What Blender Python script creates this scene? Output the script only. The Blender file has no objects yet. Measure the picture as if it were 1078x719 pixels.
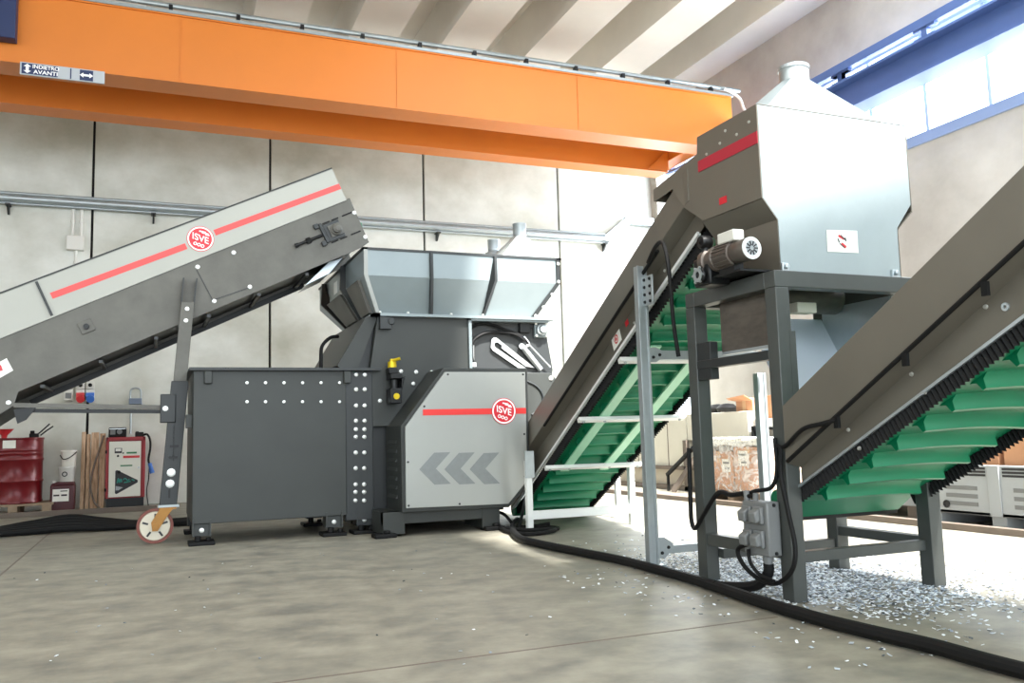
import bpy, bmesh, math, random
from mathutils import Vector, Matrix
random.seed(7)
SC = bpy.context.scene
COL = SC.collection
V = Vector

# ------------------------------------------------------------------ camera
YAW, PITCH, ROLL, FPX = 0.393154, 0.106871, -0.0278186, 911.18
CAM = V((0, 0, 0.8))
_f = V((math.sin(YAW)*math.cos(PITCH), math.cos(YAW)*math.cos(PITCH), math.sin(PITCH)))
_r = V((math.cos(YAW), -math.sin(YAW), 0)); _u = _r.cross(_f)
_r2 = math.cos(ROLL)*_r + math.sin(ROLL)*_u
_u2 = -math.sin(ROLL)*_r + math.cos(ROLL)*_u
cd = bpy.data.cameras.new('camera'); cam = bpy.data.objects.new('camera', cd); COL.objects.link(cam)
cd.sensor_width = 36; cd.lens = FPX/1078*36; cd.clip_end = 200; cd.clip_start = .05
cam.matrix_world = Matrix(((_r2.x, _u2.x, -_f.x, CAM.x), (_r2.y, _u2.y, -_f.y, CAM.y), (_r2.z, _u2.z, -_f.z, CAM.z), (0, 0, 0, 1)))
SC.camera = cam

# ------------------------------------------------------------------ light
SC.view_settings.view_transform = 'Standard'
SC.view_settings.look = 'None'
SC.view_settings.gamma = 1
SC.view_settings.use_curve_mapping = False
SC.view_settings.exposure = 0.0
W = bpy.data.worlds.new('sky'); SC.world = W; W.use_nodes = True
bg = W.node_tree.nodes['Background']
bg.inputs[0].default_value = (.84, .93, 1.0, 1); bg.inputs[1].default_value = 5.0
sd = bpy.data.lights.new('sun', 'SUN'); sun = bpy.data.objects.new('sun', sd); COL.objects.link(sun)
sd.energy = 24.0; sd.angle = math.radians(3); sd.color = (1, .98, .94)
SUN_DIR = V((-.08, .60, -.79)).normalized()
sun.rotation_euler = SUN_DIR.to_track_quat('-Z', 'Y').to_euler(); sun.location = (4, -6, 12)

def area(name, loc, direction, sx, sy, power, color=(1, 1, 1)):
    l = bpy.data.lights.new(name, 'AREA'); l.shape = 'RECTANGLE'; l.size = sx; l.size_y = sy; l.energy = power; l.color = color
    o = bpy.data.objects.new(name, l); COL.objects.link(o); o.location = loc
    o.rotation_euler = V(direction).to_track_quat('-Z', 'Y').to_euler(); return o
# added fill lamp under the closed ceiling, brightens the bay before the machines
area('ceiling_fill', (0.5, 3.0, 6.1), (0, .25, -1), 5, 3, 120, (1, .98, .94))

# added fill lamp at an invented door gap; daylight from the high window strip
area('corner_fill', (7.95, 12.1, 1.9), (-1, -.25, -.05), .9, 3.4, 190, (.95, .98, 1))
area('window_daylight', (8.35, 8.0, 4.7), (-1, .1, -.45), 9.0, 1.2, 800, (.88, .95, 1))
# ------------------------------------------------------------------ helpers
def srgb(r, g, b):
    f = lambda c: (c/255/12.92) if c/255 <= .04045 else ((c/255+.055)/1.055)**2.4
    return (f(r), f(g), f(b), 1)

def mat(name, col, rough=.5, metal=0., var=0., scale=4., bump=0., bscale=40., stretch=(1, 1, 1), spec=.5, col2=None, detail=6, coat=0.):
    m = bpy.data.materials.new(name); m.use_nodes = True
    nt = m.node_tree; b = nt.nodes['Principled BSDF']
    b.inputs['Base Color'].default_value = col
    b.inputs['Roughness'].default_value = rough; b.inputs['Metallic'].default_value = metal
    b.inputs['Specular IOR Level'].default_value = spec
    if coat: b.inputs['Coat Weight'].default_value = coat
    if var or bump or col2:
        tc = nt.nodes.new('ShaderNodeNewGeometry')
        mp = nt.nodes.new('ShaderNodeMapping'); mp.inputs['Scale'].default_value = stretch
        nt.links.new(tc.outputs['Position'], mp.inputs['Vector'])
        if var or col2:
            n = nt.nodes.new('ShaderNodeTexNoise'); n.inputs['Scale'].default_value = scale; n.inputs['Detail'].default_value = detail
            n.inputs['Roughness'].default_value = .6
            nt.links.new(mp.outputs[0], n.inputs['Vector'])
            rp = nt.nodes.new('ShaderNodeValToRGB')
            rp.color_ramp.elements[0].position = .3; rp.color_ramp.elements[1].position = .7
            if col2 is None:
                a = [c*(1-var) for c in col[:3]]; c2 = [min(1, c*(1+var)) for c in col[:3]]
            else:
                a = col2[:3]; c2 = col[:3]
            rp.color_ramp.elements[0].color = (*a, 1); rp.color_ramp.elements[1].color = (*c2, 1)
            nt.links.new(n.outputs['Fac'], rp.inputs[0]); nt.links.new(rp.outputs[0], b.inputs['Base Color'])
        if bump:
            n2 = nt.nodes.new('ShaderNodeTexNoise'); n2.inputs['Scale'].default_value = bscale; n2.inputs['Detail'].default_value = 4
            nt.links.new(mp.outputs[0], n2.inputs['Vector'])
            bp = nt.nodes.new('ShaderNodeBump'); bp.inputs['Strength'].default_value = bump; bp.inputs['Distance'].default_value = .01
            nt.links.new(n2.outputs['Fac'], bp.inputs['Height']); nt.links.new(bp.outputs[0], b.inputs['Normal'])
    return m

M = {}
M['anth'] = mat('anthracite_paint', srgb(46, 49, 47), .5, 0, .10, 3)
M['anth2'] = mat('dark_anthracite_paint', srgb(38, 41, 42), .45, 0, .12, 4)
M['hop'] = mat('blue_grey_paint', srgb(128, 138, 140), .32, .25, .05, 3)
M['frame'] = mat('frame_paint', srgb(70, 73, 71), .38, .1, .10, 6)
M['side'] = mat('dusty_grey_steel', srgb(92, 90, 84), .5, .2, .16, 5, .05, 60)
M['side2'] = mat('olive_grey_steel', srgb(112, 107, 97), .42, .35, .07, 2)
M['guard'] = mat('pale_grey_paint', srgb(168, 168, 160), .45, 0, .03, 2)
M['silver'] = mat('silver_panel_paint', srgb(162, 164, 160), .4, .35, .03, 2)
M['galv'] = mat('galvanized_sheet', srgb(190, 198, 202), .34, .75, .08, 6)
M['galvd'] = mat('galvanized_profile', srgb(165, 172, 174), .4, .6, .08, 10)
M['white'] = mat('white_paint', srgb(228, 230, 228), .45, 0, .02, 5)
M['red'] = mat('red_paint', srgb(216, 52, 50), .45)
M['decalred'] = mat('logo_red', srgb(205, 34, 48), .45)
M['decalwhite'] = mat('logo_white', srgb(245, 245, 243), .45)
M['decaldark'] = mat('logo_black', srgb(35, 35, 38), .5)
M['orange'] = mat('crane_orange', srgb(210, 118, 36), .45, 0, .06, .8)
M['blue'] = mat('runway_blue', srgb(74, 98, 150), .45, 0, .08, 2)
M['navy'] = mat('sign_navy', srgb(30, 44, 84), .5)
M['belt'] = mat('green_belt', srgb(0, 120, 80), .42, 0, .08, 4)
M['strip'] = mat('white_strip_green_bounce', srgb(160, 215, 185), .4, 0, .03, 4)  # white rails; green reflected from the belt is put into the colour
M['black'] = mat('black_rubber', srgb(9, 9, 10), .65, 0, .1, 20, spec=.3)
M['blackm'] = mat('black_metal', srgb(18, 19, 20), .4, .3, .1, 8)
M['bolt'] = mat('zinc_bolt', srgb(205, 206, 202), .3, .7)
M['dirtysteel'] = mat('dirty_steel', srgb(112, 104, 96), .5, .4, 0, 7, 0, 40, (1, 1, 3), .5, srgb(84, 78, 72))
M['concrete_wall'] = mat('concrete_wall', srgb(226, 227, 220), .85, 0, 0, .75, .08, 30, (1, 1, 1.3), .2, srgb(174, 173, 159))
M['concrete_beam'] = mat('concrete_beam', srgb(186, 178, 168), .85, 0, 0, 1.2, .1, 20, (1, 1, 1), .2, srgb(160, 152, 143))
M['concrete_side'] = mat('concrete_side_wall', srgb(200, 196, 190), .85, 0, 0, .9, .08, 30, (1, 1, 1.2), .2, srgb(168, 163, 156))
M['ceil'] = mat('ceiling_concrete', srgb(206, 200, 188), .9, 0, .06, 1, 0, 20)
M['gap'] = mat('joint_dark', srgb(32, 31, 30), .9)
M['drum'] = mat('drum_red', srgb(108, 14, 22), .3, .1, .1, 6)
M['maroon'] = mat('jerrycan_maroon', srgb(74, 22, 28), .45, 0, .1, 6)
M['wood'] = mat('pine_wood', srgb(222, 190, 160), .7, 0, 0, 6, 0, 40, (8, 8, .6), .3, srgb(150, 116, 84))
M['woodg'] = mat('grey_pallet_wood', srgb(150, 130, 108), .8, 0, .2, 8)
M['card'] = mat('cardboard', srgb(190, 140, 104), .8, 0, .08, 3)
M['paper'] = mat('label_paper', srgb(236, 234, 226), .7)
M['cream'] = mat('cream_panel', srgb(214, 209, 194), .6, 0, .05, 2)
M['brown'] = mat('brown_frame', srgb(110, 98, 88), .6, 0, .1, 4)
M['bucket'] = mat('bucket_plastic', srgb(222, 218, 208), .5)
M['bucketg'] = mat('bucket_grey', srgb(196, 194, 188), .5, 0, .06, 8)
M['cabinet'] = mat('cabinet_cream', srgb(226, 224, 212), .5)
M['cabred'] = mat('cabinet_red', srgb(150, 34, 40), .45)
M['teal'] = mat('logo_teal', srgb(30, 130, 118), .5)
M['green'] = mat('label_green', srgb(60, 120, 80), .5)
M['greypl'] = mat('grey_plastic', srgb(158, 162, 164), .5, 0, .05, 3)
M['greypl2'] = mat('socket_grey', srgb(112, 114, 114), .5, 0, .05, 8)
M['socket'] = mat('socket_cream', srgb(214, 212, 204), .5)
M['bluep'] = mat('plug_blue', srgb(60, 110, 190), .45)
M['redp'] = mat('plug_red', srgb(200, 48, 52), .45)
M['yellow'] = mat('zinc_yellow', srgb(206, 178, 30), .35, .5)
M['ochre'] = mat('ochre_zinc', srgb(150, 106, 50), .4, .5, .12, 10)
M['wheel'] = mat('wheel_cream', srgb(206, 198, 180), .5, 0, .06, 8)
M['tyre'] = mat('tyre_red_brown', srgb(120, 66, 56), .6)
M['motor'] = mat('motor_brown_grey', srgb(96, 88, 82), .4, .4, .12, 12)
M['steel'] = mat('bright_steel', srgb(200, 202, 202), .3, .8)

M['hoodg'] = mat('hood_galvanized', srgb(158, 168, 170), .42, .35, .05, 5)
def glassmat():
    m = bpy.data.materials.new('window_glass'); m.use_nodes = True
    nt = m.node_tree; nt.nodes.remove(nt.nodes['Principled BSDF'])
    t = nt.nodes.new('ShaderNodeBsdfTransparent'); t.inputs[0].default_value = (.96, .98, 1, 1)
    g = nt.nodes.new('ShaderNodeBsdfGlossy'); g.inputs['Roughness'].default_value = .05
    mx = nt.nodes.new('ShaderNodeMixShader'); mx.inputs[0].default_value = .06
    nt.links.new(t.outputs[0], mx.inputs[1]); nt.links.new(g.outputs[0], mx.inputs[2])
    nt.links.new(mx.outputs[0], nt.nodes['Material Output'].inputs[0]); return m
M['glass'] = glassmat()

def filmmat():
    m = bpy.data.materials.new('stretch_film'); m.use_nodes = True
    nt = m.node_tree; b = nt.nodes['Principled BSDF']
    b.inputs['Base Color'].default_value = srgb(240, 240, 238); b.inputs['Roughness'].default_value = .25
    tc = nt.nodes.new('ShaderNodeNewGeometry'); n = nt.nodes.new('ShaderNodeTexNoise')
    mp = nt.nodes.new('ShaderNodeMapping'); mp.inputs['Scale'].default_value = (1, 1, 1); mp.inputs['Rotation'].default_value = (.6, 0, 0)
    nt.links.new(tc.outputs['Position'], mp.inputs[0]); nt.links.new(mp.outputs[0], n.inputs['Vector'])
    n.inputs['Scale'].default_value = 6; n.inputs['Detail'].default_value = 8; n.inputs['Distortion'].default_value = 2.5
    r = nt.nodes.new('ShaderNodeValToRGB'); r.color_ramp.elements[0].position = .45; r.color_ramp.elements[1].position = .68
    r.color_ramp.elements[0].color = (.13, .13, .13, 1); r.color_ramp.elements[1].color = (.7, .7, .7, 1)
    nt.links.new(n.outputs['Fac'], r.inputs[0]); nt.links.new(r.outputs[0], b.inputs['Alpha']); return m
M['film'] = filmmat()

def floormat():
    m = bpy.data.materials.new('polished_concrete_floor'); m.use_nodes = True
    nt = m.node_tree; b = nt.nodes['Principled BSDF']; L = nt.links
    tc = nt.nodes.new('ShaderNodeNewGeometry')
    def noise(sc, rot, stretch, det=8):
        mp = nt.nodes.new('ShaderNodeMapping'); mp.inputs['Scale'].default_value = stretch; mp.inputs['Rotation'].default_value = (0, 0, rot)
        n = nt.nodes.new('ShaderNodeTexNoise'); n.inputs['Scale'].default_value = sc; n.inputs['Detail'].default_value = det; n.inputs['Roughness'].default_value = .62
        L.new(tc.outputs['Position'], mp.inputs[0]); L.new(mp.outputs[0], n.inputs['Vector']); return n
    n1 = noise(3.6, .15, (1, 1.25, 1), 10); n2 = noise(9, .2, (1, 1, 1), 10)
    r1 = nt.nodes.new('ShaderNodeValToRGB'); e = r1.color_ramp.elements
    e[0].position = .32; e[0].color = srgb(116, 114, 105); e[1].position = .66; e[1].color = srgb(156, 151, 136)
    x = e.new(.5); x.color = srgb(142, 137, 123)
    L.new(n1.outputs['Fac'], r1.inputs[0])
    r2 = nt.nodes.new('ShaderNodeValToRGB'); e = r2.color_ramp.elements
    e[0].position = .3; e[0].color = (.82, .82, .82, 1); e[1].position = .65; e[1].color = (1, 1, 1, 1)
    L.new(n2.outputs['Fac'], r2.inputs[0])
    mx = nt.nodes.new('ShaderNodeMixRGB'); mx.blend_type = 'MULTIPLY'; mx.inputs[0].default_value = 1
    L.new(r1.outputs[0], mx.inputs[1]); L.new(r2.outputs[0], mx.inputs[2]); L.new(mx.outputs[0], b.inputs['Base Color'])
    r3 = nt.nodes.new('ShaderNodeMapRange'); r3.inputs[3].default_value = .46; r3.inputs[4].default_value = .62
    L.new(n1.outputs['Fac'], r3.inputs[0]); L.new(r3.outputs[0], b.inputs['Roughness'])
    b.inputs['Specular IOR Level'].default_value = .5
    return m
M['floor'] = floormat()

BASE = {}
XF = None   # rotation about a vertical axis for a machine that stands oblique in the hall
PIV = V((2.70, 4.0, 0)); TH = math.radians(6.0)
SKEW = Matrix.Translation(PIV) @ Matrix.Rotation(-TH, 4, 'Z') @ Matrix.Translation(-PIV)
def thing(name, label, cat, loc, group=None):
    o = bpy.data.objects.new(name, None); COL.objects.link(o); o.location = loc; o.empty_display_size = .1
    o['label'] = label; o['category'] = cat
    if group: o['group'] = group
    BASE[o.name] = V(loc); return o
def tag(o, label, cat, group=None):
    o['label'] = label; o['category'] = cat
    if group: o['group'] = group
    return o
def B(): return bmesh.new()
def obj(name, bm, m, parent=None, bevel=0., smooth=35, label=None, base=None):
    bmesh.ops.recalc_face_normals(bm, faces=bm.faces)
    if XF is not None: bmesh.ops.transform(bm, matrix=XF, verts=bm.verts)
    if parent is not None: b0 = BASE[parent.name]
    elif base is not None: b0 = V(base)
    else:
        xs = [v.co for v in bm.verts]
        b0 = V(((min(v.x for v in xs)+max(v.x for v in xs))/2, (min(v.y for v in xs)+max(v.y for v in xs))/2, min(v.z for v in xs)))
    bmesh.ops.translate(bm, vec=-b0, verts=bm.verts)
    me = bpy.data.meshes.new(name); bm.to_mesh(me); bm.free()
    for p in me.polygons: p.use_smooth = True
    me.set_sharp_from_angle(angle=math.radians(smooth))
    ms = m if isinstance(m, (list, tuple)) else [m]
    for k in ms: me.materials.append(M[k] if isinstance(k, str) else k)
    o = bpy.data.objects.new(name, me); COL.objects.link(o)
    BASE[o.name] = b0
    if parent is not None: o.parent = parent
    else: o.location = b0
    if bevel:
        md = o.modifiers.new('bevel', 'BEVEL'); md.width = bevel; md.segments = 2; md.limit_method = 'ANGLE'; md.angle_limit = math.radians(40)
    if label: o['label'] = label
    return o
def struct(name, bm, m, **k):
    o = obj(name, bm, m, base=(0, 0, 0), **k); o['kind'] = 'structure'; return o
def dup(o, off, parent=None):
    if XF is not None: off = XF.to_3x3() @ V(off)
    c = o.copy(); COL.objects.link(c); c.location = o.location + V(off)
    if parent is not None: c.parent = parent
    BASE[c.name] = BASE[o.name] + V(off); return c
def dup_tree(root, off, label=None):
    r = root.copy(); COL.objects.link(r); r.location = root.location + V(off); BASE[r.name] = BASE[root.name] + V(off)
    if label: r['label'] = label
    for ch in root.children:
        c = ch.copy(); COL.objects.link(c); c.parent = r
        for g in ch.children:
            d = g.copy(); COL.objects.link(d); d.parent = c
    return r
def box(bm, x0, x1, y0, y1, z0, z1):
    v = [bm.verts.new((x, y, z)) for x in (x0, x1) for y in (y0, y1) for z in (z0, z1)]
    for f in ((0, 1, 3, 2), (4, 6, 7, 5), (0, 4, 5, 1), (2, 3, 7, 6), (0, 2, 6, 4), (1, 5, 7, 3)): bm.faces.new([v[i] for i in f])
    return bm
def prism(bm, pts, vec):
    vec = V(vec); a = [bm.verts.new(V(p)) for p in pts]; b = [bm.verts.new(V(p)+vec) for p in pts]; n = len(a)
    bm.faces.new(a); bm.faces.new(b[::-1])
    for i in range(n): bm.faces.new([a[i], b[i], b[(i+1) % n], a[(i+1) % n]])
    return bm
def exz(bm, pts, y0, y1): return prism(bm, [(x, y0, z) for x, z in pts], (0, y1-y0, 0))
def eyz(bm, pts, x0, x1): return prism(bm, [(x0, y, z) for y, z in pts], (x1-x0, 0, 0))
def exy(bm, pts, z0, z1): return prism(bm, [(x, y, z0) for x, y in pts], (0, 0, z1-z0))
def sheet(bm, quad, t):
    q = [V(p) for p in quad]; n = (q[1]-q[0]).cross(q[2]-q[0]).normalized(); return prism(bm, [p-n*t/2 for p in q], n*t)
def cyl(bm, p0, p1, r0, r1=None, seg=24, caps=True):
    p0, p1 = V(p0), V(p1); r1 = r0 if r1 is None else r1
    d = (p1-p0).normalized(); a = d.orthogonal().normalized(); b = d.cross(a)
    A = []; C = []
    for i in range(seg):
        t = 2*math.pi*i/seg; u = a*math.cos(t)+b*math.sin(t)
        A.append(bm.verts.new(p0+u*r0)); C.append(bm.verts.new(p1+u*r1))
    for i in range(seg): bm.faces.new([A[i], A[(i+1) % seg], C[(i+1) % seg], C[i]])
    if caps: bm.faces.new(A[::-1]); bm.faces.new(C)
    return bm
def ring(bm, c, axis, r0, r1, t, seg=40):
    c = V(c); d = V(axis).normalized(); a = d.orthogonal().normalized(); b = d.cross(a); rows = []
    for i in range(seg):
        q = 2*math.pi*i/seg; u = a*math.cos(q)+b*math.sin(q)
        rows.append([bm.verts.new(c+u*r+d*h) for r, h in ((r0, 0), (r1, 0), (r1, t), (r0, t))])
    for i in range(seg):
        p, q = rows[i], rows[(i+1) % seg]
        for k in range(4): bm.faces.new([p[k], q[k], q[(k+1) % 4], p[(k+1) % 4]])
    return bm
def lathe(bm, prof, c, seg=32, axis=(0, 0, 1)):
    c = V(c); d = V(axis).normalized(); a = d.orthogonal().normalized(); b = d.cross(a); rows = []
    for r, h in prof:
        rows.append([bm.verts.new(c+d*h+(a*math.cos(2*math.pi*i/seg)+b*math.sin(2*math.pi*i/seg))*max(r, 1e-4)) for i in range(seg)])
    for k in range(len(rows)-1):
        for i in range(seg): bm.faces.new([rows[k][i], rows[k][(i+1) % seg], rows[k+1][(i+1) % seg], rows[k+1][i]])
    bm.faces.new(rows[0][::-1]); bm.faces.new(rows[-1]); return bm
def bar(bm, p0, p1, w, h, side=None):
    p0, p1 = V(p0), V(p1); d = (p1-p0).normalized()
    s = V(side) if side is not None else d.cross(V((0, 0, 1)))
    if s.length < 1e-4: s = V((1, 0, 0))
    s = (s - d*s.dot(d)).normalized(); u = s.cross(d).normalized()
    return prism(bm, [p0+s*a*w/2+u*b*h/2 for a, b in ((-1, -1), (1, -1), (1, 1), (-1, 1))], p1-p0)
def smoothpath(pts, n=8):
    P = [V(p) for p in pts]; out = []
    for i in range(len(P)-1):
        a = P[max(i-1, 0)]; b = P[i]; c = P[i+1]; d = P[min(i+2, len(P)-1)]
        for k in range(n):
            t = k/n; t2 = t*t; t3 = t2*t
            out.append(.5*((2*b)+(c-a)*t+(2*a-5*b+4*c-d)*t2+(3*b-a-3*c+d)*t3))
    out.append(P[-1]); return out
def tube(bm, pts, r, seg=10, n=8, smooth=True, ridge=0):
    P = smoothpath(pts, n) if smooth else [V(p) for p in pts]
    rows = []; u = None
    for i, p in enumerate(P):
        d = (P[min(i+1, len(P)-1)]-P[max(i-1, 0)]).normalized()
        if u is None: u = d.orthogonal().normalized()
        u = (u-d*u.dot(d)).normalized(); w = d.cross(u)
        rr = r*(1+(ridge if i % 2 else 0))
        rows.append([bm.verts.new(p+(u*math.cos(2*math.pi*k/seg)+w*math.sin(2*math.pi*k/seg))*rr) for k in range(seg)])
    for a, b in zip(rows, rows[1:]):
        for k in range(seg): bm.faces.new([a[k], a[(k+1) % seg], b[(k+1) % seg], b[k]])
    bm.faces.new(rows[0][::-1]); bm.faces.new(rows[-1]); return bm
def ray(px, py):
    return _r2*((px-539)/FPX) - _u2*((py-359.5)/FPX) + _f
def onY(px, py, Y): d = ray(px, py); return CAM + d*((Y-CAM.y)/d.y)
def onX(px, py, X): d = ray(px, py); return CAM + d*((X-CAM.x)/d.x)
def onZ(px, py, Z=0): d = ray(px, py); return CAM + d*((Z-CAM.z)/d.z)

def onL(px, py, xl):
    n = SKEW.to_3x3() @ V((1, 0, 0)); p0 = SKEW @ V((xl, 4, 0)); d = ray(px, py)
    return SKEW.inverted() @ (CAM + d*((p0-CAM).dot(n)/d.dot(n)))

def text(name, body, size, origin, xdir, ydir, m, parent, extr=.0008, bold=0., sx=1.):
    """lettering as a mesh of its own on a plane spanned by xdir, ydir"""
    cu = bpy.data.curves.new(name, 'FONT'); cu.body = body; cu.size = size; cu.extrude = extr; cu.offset = bold
    cu.align_x = 'CENTER'; cu.align_y = 'CENTER'
    to = bpy.data.objects.new(name, cu); COL.objects.link(to)
    bpy.context.view_layer.update()
    me = bpy.data.meshes.new_from_object(to); bpy.data.objects.remove(to); bpy.data.curves.remove(cu)
    x = V(xdir).normalized(); y = V(ydir).normalized(); z = x.cross(y)
    bm = B(); bm.from_mesh(me); bpy.data.meshes.remove(me)
    for v in bm.verts: v.co = V(origin)+x*v.co.x*sx+y*v.co.y+z*v.co.z
    return obj(name, bm, m, parent)
def bolts(parent, pts, axis, r, h, m='bolt', name='bolt'):
    first = None
    for p in pts:
        p = V(p)
        if first is None:
            bm = B(); ax = V(axis).normalized()
            lathe(bm, [(r*1.15, 0), (r*1.15, h*.3), (r, h*.35), (r*.9, h), (r*.3, h*1.1)], p, 10, ax)
            first = obj(name, bm, m, parent); p0 = p
        else: dup(first, p-p0)

def logo(parent, c, xdir, ydir, r, tilt):
    """round red company logo: white ring, descending ISVE lettering, three linked rings, jaw strokes above"""
    c = V(c); x = V(xdir).normalized(); y = V(ydir).normalized(); n = x.cross(y)
    bm = B(); cyl(bm, c, c+n*.003, r, seg=48)
    d = obj('logo', bm, 'decalred', parent, label='round red company logo with white ring and ISVE lettering')
    bm = B(); ring(bm, c+n*.003, n, r*.84, r*.95, .001, 48); obj('logo_ring', bm, 'decalwhite', d)
    tx = (x*math.cos(tilt)+y*math.sin(tilt)); ty = (y*math.cos(tilt)-x*math.sin(tilt))
    text('lettering', 'ISVE', r*.72, c+n*.0045+y*r*.02, tx, y, 'decalwhite', d, .0008, r*.008, 1.0)
    bm = B()
    for k in range(3): ring(bm, c+n*.003+x*r*(-.38+.27*k)-y*r*(.38+.09*k), n, r*.075, r*.135, .001, 18)
    obj('logo_rings', bm, 'decalwhite', d)
    bm = B()
    for k, (a, b, l) in enumerate(((-.1, .62, .5), (.1, .50, .5), (.36, .36, .3))):
        p = c+n*.0035+x*r*a+y*r*b
        bar(bm, p, p+(x*.97-y*.2)*r*l, r*.10, .001, side=y)
    obj('logo_strokes', bm, 'decalwhite', d)
    return d

# ------------------------------------------------------------------ hall
CZ = 6.28; BY = 12.75; RX = 8.0
bm = B(); box(bm, -9, RX+1.5, -6, BY+.4, -.2, 0); struct('floor', bm, 'floor')
bm = B(); box(bm, -.895, -.882, 2, 11.4, 0, .0012); box(bm, -9, 2.45, 3.06, 3.072, 0, .0012); struct('trim_1', bm, 'brown')
# back wall of tall precast panels with open dark joints
bm = B()
PW = 2.337; x = -.816-PW*4
while x < RX+.3:
    box(bm, x+.016, min(x+PW-.016, RX+.3), BY, BY+.15, 0, CZ+.3); x += PW
struct('wall_back', bm, 'concrete_wall', bevel=.008)
bm = B(); box(bm, -9.5, RX+.3, BY+.05, BY+.2, 0, CZ+.3); struct('trim_2', bm, 'gap')
# right wall: lower wall, window strip, upper concrete beam; unseen door gap and far window run added to light the corner
bm = B(); box(bm, RX, RX+.25, -6, 11.6, 0, 3.94); box(bm, RX, RX+.25, 12.6, BY, 0, 3.94); box(bm, RX, RX+.25, 11.6, 12.6, 3.8, 3.94); struct('wall_right', bm, 'concrete_side')
bm = B(); box(bm, RX, RX+.3, -6, BY, 5.27, CZ+.3); box(bm, RX, RX+.25, 12.55, BY, 3.94, 5.27); struct('wall_right_upper', bm, 'concrete_beam')
bm = B(); box(bm, RX-.03, RX+.2, -6, 12.55, 3.94, 4.06); box(bm, RX+.02, RX+.2, -6, 12.55, 5.2, 5.27)
wf = struct('window_1', bm, mat('window_frame_blue_grey', srgb(140, 160, 196), .5))
bm = B(); box(bm, RX+.1, RX+.11, -6, 12.55, 4.06, 5.2); obj('pane', bm, 'glass', wf)
bm = B(); box(bm, RX+.04, RX+.09, 6.92, 6.96, 4.06, 5.2); m0 = obj('mullion', bm, mat('mullion_grey', srgb(170, 182, 200), .5), wf)
for k in (-4, -3, -2, -1, 1, 2, 3, 4, 5, 6): dup(m0, (0, .8*k, 0))
# left wall
bm = B(); box(bm, -9.25, -9, -6, BY, 0, 4.0); box(bm, -9.25, -9, -6, BY, 5.4, CZ+.3); struct('wall_left', bm, 'concrete_wall')
# ceiling of ribbed concrete slabs running away from the camera, with an unseen opening added to shape the sun patch
SKX0, SKX1, SKY0, SKY1 = 3.15, RX-.1, -2.95, 7.25
bm = B()
def slab(x0, x1, y0, y1): box(bm, x0, x1, y0, y1, CZ+.62, CZ+.8)
slab(-9, SKX0, -6, BY+.2); slab(SKX1, RX, -6, BY+.2); slab(SKX0, SKX1, SKY1, BY+.2); slab(SKX0, SKX1, -6, SKY0)
exy(bm, [(SKX0, SKY0), (4.36, SKY0), (4.36, -.40), (SKX0, -.64)], CZ+.62, CZ+.8); slab(SKX0, 3.72, 1.5, 2.85)  # unseen slab pieces added to cut sun off the lower hood and guard
RP = 1.27; x = 7.46-RP*13
while x < RX-.2:
    y0 = 7.9 if x+.75 > SKX0 else -6
    prism(bm, [(x, y0, CZ), (x+.66, y0, CZ), (x+.70, y0, CZ+.64), (x-.04, y0, CZ+.64)], (0, BY-y0, 0)); x += RP
struct('ceiling', bm, 'ceil')
bm = B(); box(bm, 3.2, RX+.3, 7.25, 7.9, CZ+.3, CZ+.66); struct('trim_5', bm, 'concrete_beam')

# floor-level steel edge on the right, and channel on the left
bm = B(); box(bm, 5.52, 5.58, 3.0, 12.2, 0, .05); box(bm, 5.58, 5.62, 3, 12.2, 0, .02); struct('trim_3', bm, 'brown', bevel=.004)
bm = B(); box(bm, -4.5, .05, 11.55, 11.62, 0, .06); box(bm, -4.5, .05, 11.62, 11.8, 0, .012); struct('trim_4', bm, 'brown', bevel=.004)

# ------------------------------------------------------------------ overhead crane
cr = thing('overhead_crane', 'orange double-girder overhead crane spanning the hall under the ceiling', 'crane', (2.5, 10.2, 4.66))
bm = B(); box(bm, -9, 7.42, 9.62, 9.94, 4.676, 5.404); box(bm, -9, 7.42, 9.60, 9.96, 4.66, 4.675); box(bm, -9, 7.42, 9.6, 9.96, 5.405, 5.42)
g1 = obj('girder', bm, 'orange', cr)
bm = B()
for xx in (.2, 2.6, 5.0): box(bm, xx, xx+.012, 9.612, 9.622, 4.68, 5.4)
obj('weld_seam', bm, 'orange', g1)
bm = B(); box(bm, -9, 7.10, 10.82, 11.10, 4.676, 5.42); box(bm, -9, 7.10, 10.80, 11.12, 4.66, 4.675)
g2 = obj('girder', bm, 'orange', cr)
bm = B(); box(bm, 7.12, 7.38, 9.97, 11.6, 4.84, 5.2); obj('end_carriage', bm, 'orange', cr, bevel=.01)
bm = B(); sheet(bm, [(6.75, 10.79, 4.68), (7.1, 10.79, 4.68), (7.1, 10.79, 5.0)], .02); obj('gusset', bm, 'orange', cr)
bm = B(); tube(bm, [(-9, 9.66, 5.52), (7.6, 9.66, 5.55)], .028, 10, 1, False); obj('power_rail', bm, 'galvd', cr)
bm = B(); box(bm, -9, 7.45, 9.60, 9.70, 5.425, 5.46); obj('cable_tray', bm, 'galvd', cr)
first = None
for k in range(14):
    xx = -2.0+k*.7
    if first is None:
        bm = B(); box(bm, xx-.02, xx+.02, 9.61, 9.68, 5.46, 5.53); first = obj('rail_clip', bm, 'blackm', cr)
    else: dup(first, (k*.7, 0, 0))
bm = B(); tube(bm, [(7.3, 9.6, 5.52), (7.5, 9.55, 5.40), (7.55, 9.5, 5.2), (7.7, 9.45, 5.0)], .02); obj('supply_cable', bm, 'socket', cr)
# blue trolley housing riding on the near girder, top left of the view
bm = B(); p = onY(6, 36, 9.5); box(bm, p.x-.9, p.x+.09, 9.45, 9.6, p.z-.05, p.z+.6); obj('hoist_trolley', bm, 'navy', cr, bevel=.01, label='dark blue trolley housing')
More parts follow.
